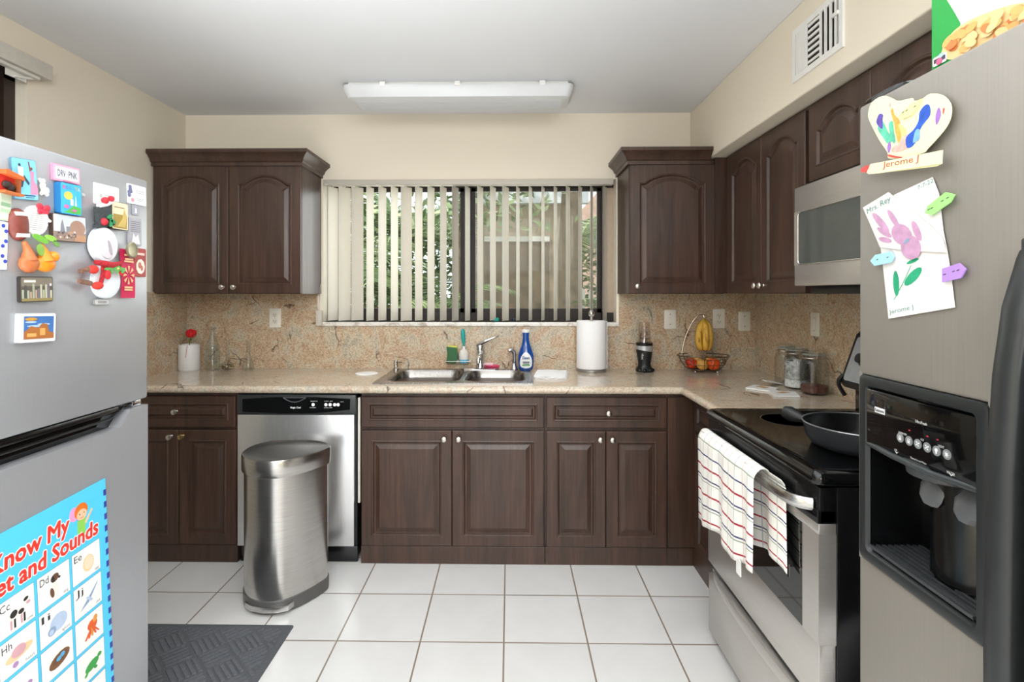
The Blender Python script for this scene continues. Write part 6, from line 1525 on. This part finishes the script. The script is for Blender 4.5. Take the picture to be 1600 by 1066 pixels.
def clip(label, pts_, colr, face, pxf, z0):
    P_ = [pxf(*q) for q in pts_]
    cx_ = sum(p[0] for p in P_) / len(P_); cy_ = sum(p[1] for p in P_) / len(P_)
    c = thing('arrow_magnet', label, 'magnet', tuple(TD @ Vector((cx_, cy_, z0))), group='arrow shaped paper magnets on the right refrigerator')
    obj('tag', MB().prism(P_, .0025, 0, TD, z0), flat(colr, .6, 0, .03), c, 0)
    m = MB()
    for a_, b_ in face:
        q_ = pxf(a_, b_); m.disc(q_[0], q_[1], .0035, .0009, .0003, 0, TD, z0 + .0025, 8, .3)
    obj('face_marks', m, flat('#4c4a44', .7), c, 0)
clip('pale yellow arrow magnet holding the heart painting', ((460, 385), (590, 262), (690, 215), (660, 280), (590, 375), (510, 412)), '#ece6a2', ((510, 348), (545, 330), (627, 290)), lambda a, b: px7(a, b, .014), .0118)
clip('bright green arrow magnet at the upper right of the handmade card', ((497, 312), (515, 265), (635, 172), (695, 188), (665, 240), (545, 325)), '#9fe083', ((525, 287), (545, 278), (615, 230), (650, 210)), lambda a, b: px8(a, b, .008), .0075)
clip('light blue arrow magnet at the left edge of the handmade card', ((133, 630), (165, 590), (268, 568), (290, 600), (270, 640), (160, 663)), '#a5daf3', ((180, 622), (250, 606)), lambda a, b: px8(a, b, .008), .0075)
clip('purple arrow magnet at the lower right of the handmade card', ((612, 682), (725, 645), (770, 685), (735, 745), (612, 772)), '#b48be0', ((630, 720), (690, 700), (720, 692)), lambda a, b: px8(a, b, .008), .0075)

# ---- things on top of the right refrigerator
tr_ = MB(); rings = []
ty0, ty1 = -2.20, -2.045
for s_, z_ in ((.86, 0), (.9, .004), (1.0, .026), (1.03, .028), (1.03, .031), (.985, .031), (.88, .008), (.8, .006)):
    rings.append([(1.0 + (a - 1.0) * s_, (ty0 + ty1) / 2 + (b - (ty0 + ty1) / 2) * s_, FH + .001 + z_) for a, b in rr(.80, ty0, 1.2, ty1, .05, 6)])
tr_.loft(rings)
solo('baking_pan', tr_, flat('#7c7e80', .18, 1.0), 'shiny dark metal baking pan on top of the right fridge beneath the cabinets', 'pan')
bY0, bX = onX(1455, 100, .775).y, .775
fbx = thing('food_box', 'green food box with a fried snack picture on the right fridge', 'box', (bX + .03, bY0 - .16, FH))
T = RIGHT(bY0, FH + .001, bX)
BW, BH = .30, .27
obj('carton', MB().box(0, BW, 0, BH, -.07, 0, bev=.002, T=T), flat('#1f9d42', .5, 0, .03), fbx, 0)
def bxp(u, v):
    q_ = onX(u, v, bX); return (bY0 - q_.y, q_.z - FH - .001)
m = MB()
wh = spline([bxp(*q) for q in ((1475, -8), (1497, 28), (1500, 42), (1478, 62), (1470, 92))], 4, False)
m.prism(wh + [(BW - .002, .005), (BW - .002, BH - .002), (wh[0][0], BH - .002)], .0006, 0, T, 0)
fo = spline([bxp(*q) for q in ((1476, 92), (1474, 76), (1488, 52), (1515, 32), (1560, 14), (1605, 4), (1640, 20), (1640, 60), (1590, 70), (1530, 90))], 4)
m.prism(fo, .0006, 1, T, .0006)
random.seed(9)
for k in range(46):
    u_ = random.uniform(1482, 1625); lo2, hi2 = 96 - (u_ - 1475) * .45, 56 - (u_ - 1475) * .40
    c_ = bxp(u_, lo2 + (hi2 - lo2) * random.uniform(.12, .88))
    m.disc(c_[0], c_[1], .012, .007, .0005, random.choice((1, 2, 2, 3)), T, .0012 + .0001 * k, 12, random.uniform(-.6, .6))
obj('snack_picture', m, [flat('#f7f7f3', .5), flat('#eec98f', .5), flat('#e3ae66', .5), flat('#dc7f45', .5)], fbx, 0)
m = MB(); q0_, q1_ = bxp(1459, 106), bxp(1481, 80)
m.rrect(q0_[0], q0_[1], q1_[0], q1_[1], .004, .0006, 0, T, .0014).rect(q0_[0] + .003, q0_[1] + .005, q1_[0] - .003, q1_[1] - .004, .0005, 1, T, .002)
m.disc((q0_[0] + q1_[0]) / 2, (q0_[1] + q1_[1]) / 2 - .003, .007, .006, .0005, 2, T, .0026, 10).disc((q0_[0] + q1_[0]) / 2 + .004, (q0_[1] + q1_[1]) / 2 + .006, .006, .004, .0005, 3, T, .0026, 10)
obj('small_emblem', m, [flat('#f3f1f3', .5), flat('#4a4356', .5), flat('#d0668e', .5), flat('#a9c9dc', .5)], fbx, 0)

# ================================================================== OUTSIDE THE WINDOW
gr = struct('ground_outside', MB().box(-14, 14, .4, 22, -.35, -.25), flat('#6f7a52', .9, 0, .3, 3))
nb = thing('neighbor_house', 'weathered grey stucco house wall with white fascia seen through the window', 'house', (.4, 3.6, -.25))
def hp3(u, v, Y=3.4): return onY(u, v, Y)
A, B = hp3(736, 320), hp3(905, 320)
STU = NT('weathered_stucco'); STU.set(col=STU.ramp(STU.noise(STU.coord((1, 1, .5)), 2.5, 6, .65), [(.3, '#8f7f6c'), (.5, '#ab9984'), (.7, '#bba994')]), rough=.9)
obj('stucco_wall', MB().box(A.x, B.x, 3.4, 4.4, -.25, A.z), STU.m, nb, 0)
obj('fascia', MB().box(A.x - .15, B.x + .1, 3.28, 3.4, A.z, hp3(736, 301).z), flat('#e7ecf0', .6), nb, 0)
C1, C2 = hp3(757, 378), hp3(858, 370)
obj('window_sill', MB().box(C1.x, C2.x, 3.34, 3.4, C1.z, C2.z), flat('#e9e7e2', .6), nb, 0)
obj('shutter', MB().box(C1.x, C2.x, 3.385, 3.405, hp3(757, 488).z, C1.z - .01), flat('#75634f', .9, 0, .2, 8), nb, 0)
pk_ = thing('pink_house', 'salmon pink house far behind the palms outside the window', 'house', (3.5, 10, -.25))
obj('house_wall', MB().box(1.9, 5.2, 10, 13, -.25, 3.1), flat('#d9b7a6', .9, 0, .08, 3), pk_, 0)
obj('house_roof', MB().loft([[(1.5, 9.6, 3.1), (5.6, 9.6, 3.1), (5.6, 13.4, 3.1), (1.5, 13.4, 3.1)], [(2.6, 11, 4.3), (4.6, 11, 4.3), (4.6, 12, 4.3), (2.6, 12, 4.3)]])  , flat('#a98d7d', .9, 0, .2, 5), pk_, 0)
# fences
fe = thing('rail_fence', 'brown wooden rail fence low outside the left window pane', 'fence', (-1.0, 2.6, -.25))
q_ = onY(640, 480, 2.6)
for z_ in (q_.z - .02, q_.z - .6): obj('rail', MB().box(-2.6, .05, 2.58, 2.63, z_ - .03, z_ + .03), flat('#6d5038', .9, 0, .2, 8), fe, 0)
for x_ in (-2.5, -1.6, -.75, .0): obj('post', MB().box(x_ - .04, x_ + .04, 2.60, 2.68, -.25, q_.z + .03), flat('#634731', .9, 0, .2, 8), fe, 0)
pf = thing('picket_fence', 'white picket fence low outside the right window pane', 'fence', (1.3, 4.2, -.25))
q_ = onY(935, 450, 4.2)
for z_ in (.1, q_.z - .18): obj('rail', MB().box(.85, 2.4, 4.2, 4.23, z_ - .03, z_ + .03), WHITE, pf, 0)
for k in range(13): obj('picket', MB().prism([(-.035, -.25), (.035, -.25), (.035, q_.z - .05), (0, q_.z), (-.035, q_.z - .05)], .02, 0, BACK(.9 + k * .12, 0, 4.2)), WHITE, pf, 0)
# trees and shrubs
LG = [flat(h_, .6, 0, .25, 4) for h_ in ('#6c8253', '#87996b', '#a5b385', '#566f45')]
BARK = flat('#6d5f50', .95, 0, .3, 14)
def trunk_tree(name, label, x, y, r, h, lean=0.0, leafy=True, seed=1):
    random.seed(seed)
    t_ = thing(name, label, 'tree', (x, y, -.25))
    obj('trunk', MB().tube([(x + lean * k / 6 + .02 * math.sin(k * 1.7), y, -.25 + h * k / 6) for k in range(7)], [r * (1.15 - .06 * k) for k in range(7)], 14), BARK, t_, 60)
    if leafy:
        m = MB()
        for k in range(900):
            a_ = random.uniform(0, 2 * PI); rr_ = random.uniform(.1, 1.3); zz = h * .72 + random.uniform(-.5, 1.0)
            c_ = Vector((x + lean + rr_ * math.cos(a_), y + rr_ * math.sin(a_) * .8, zz)); s_ = random.uniform(.05, .10)
            d_ = Vector((random.uniform(-1, 1), random.uniform(-1, 1), random.uniform(-1, .3))).normalized(); e_ = d_.orthogonal().normalized() * s_ * .4; d_ *= s_
            m.add([c_ - d_, c_ + e_, c_ + d_, c_ - e_], [(0, 1, 2, 3)], random.randint(0, 3))
        obj('foliage', m, LG, t_, 0)
def palm(label, x, y, h, nf, L, seed, droop=.9):
    random.seed(seed)
    t_ = thing('palm', label, 'palm', (x, y, -.25))
    if h > .3: obj('trunk', MB().tube([(x, y, -.25), (x + .03, y, -.25 + h * .5), (x, y, -.25 + h)], [.07, .055, .05], 10), BARK, t_, 60)
    m = MB()
    for f_ in range(nf):
        a_ = 2 * PI * f_ / nf + random.uniform(-.25, .25); el = random.uniform(.25, 1.25); l_ = L * random.uniform(.75, 1.1)
        dh = Vector((math.cos(a_), math.sin(a_), 0)); side = Vector((-dh.y, dh.x, 0)); pts_ = []
        for k in range(13):
            t = k / 12
            pts_.append(Vector((x, y, -.25 + h)) + dh * (l_ * t * math.cos(el * (1 - .3 * t))) + Vector((0, 0, l_ * (math.sin(el) * t - droop * .62 * t * t))))
        m.tube(pts_, [.009 * (1 - .8 * k / 12) for k in range(13)], 5, f_ % 4)
        for k in range(1, 26):
            t = k / 26 * 12; i_ = min(int(t), 11); p_ = pts_[i_].lerp(pts_[i_ + 1], t - i_); tn = (pts_[i_ + 1] - pts_[i_]).normalized()
            ll = l_ * .34 * math.sin(PI * (.12 + .80 * k / 26)) + .03
            for sd in (-1, 1):
                d_ = (side * sd * .8 + tn * .55 + Vector((0, 0, -.28))).normalized() * ll; wv_ = tn * .011
                m.add([p_ - wv_, p_ + d_ * .5 - wv_ * .9 + Vector((0, 0, .02)), p_ + d_, p_ + d_ * .5 + wv_ * .9 + Vector((0, 0, .02)), p_ + wv_], [(0, 1, 2, 3, 4)], (f_ + (k % 2)) % 4)
    obj('fronds', m, LG, t_, 0)
def shrub(label, x, y, h, r, seed, n=1100, big=.06):
    random.seed(seed)
    t_ = thing('shrub', label, 'shrub', (x, y, -.25))
    m = MB()
    for k in range(n):
        a_ = random.uniform(0, 2 * PI); q = random.random() ** .5 * r; zz = -.25 + h * random.random() ** .7
        c_ = Vector((x + q * math.cos(a_), y + q * math.sin(a_) * .7, zz)); s_ = big * random.uniform(.6, 1.4)
        d_ = Vector((random.uniform(-1, 1), random.uniform(-1, 1), random.uniform(-.8, .8))).normalized(); e_ = d_.orthogonal().normalized() * s_ * .38; d_ *= s_
        m.add([c_ - d_, c_ + e_, c_ + d_, c_ - e_], [(0, 1, 2, 3)], random.randint(0, 3))
    obj('foliage', m, LG, t_, 0)
    obj('stems', MB().tube([(x, y, -.25), (x + .05, y, h * .6)], [.03, .012], 8).tube([(x, y, -.25), (x - .2, y + .05, h * .5)], [.025, .01], 8), BARK, t_, 60)
tq = onY(888, 400, 2.9)
trunk_tree('tree', 'thick grey barked tree trunk outside the right window pane', tq.x, 2.9, .115, 4.2, .03, False, 3)
trunk_tree('tree', 'slim leaning tree just left of the window mullion outside', onY(716, 400, 2.8).x, 2.8, .04, 3.6, .05, True, 8)
palm('green palm outside the far left of the window', -2.3, 3.0, 1.5, 18, 1.8, 21)
palm('broad palm crown filling the top of the left window pane', -1.55, 4.6, 2.3, 20, 1.9, 27)
palm('green palm behind the middle of the left window pane', -1.25, 3.6, 1.3, 18, 1.6, 22)
palm('palm with drooping fronds just left of the grey house wall', -.75, 2.7, 1.3, 13, 1.2, 23, 1.1)
palm('bright green palm outside the right end of the window', 1.42, 2.9, 1.1, 18, 1.35, 24)
palm('tall palm behind the thick tree trunk outside', 1.1, 5.2, 2.4, 14, 1.6, 25)
shrub('dense leafy shrub along the left of the garden outside', -2.9, 4.4, 3.0, 1.3, 31, 2600, .08)
shrub('leafy shrub behind the brown rail fence outside', -1.2, 5.4, 2.9, 1.3, 32, 2800, .08)
shrub('leafy shrub behind the white picket fence outside', 2.0, 5.4, 2.4, 1.0, 33, 1800, .08)
shrub('low shrub against the grey house wall outside', .35, 2.95, 1.15, .42, 34, 700, .05)
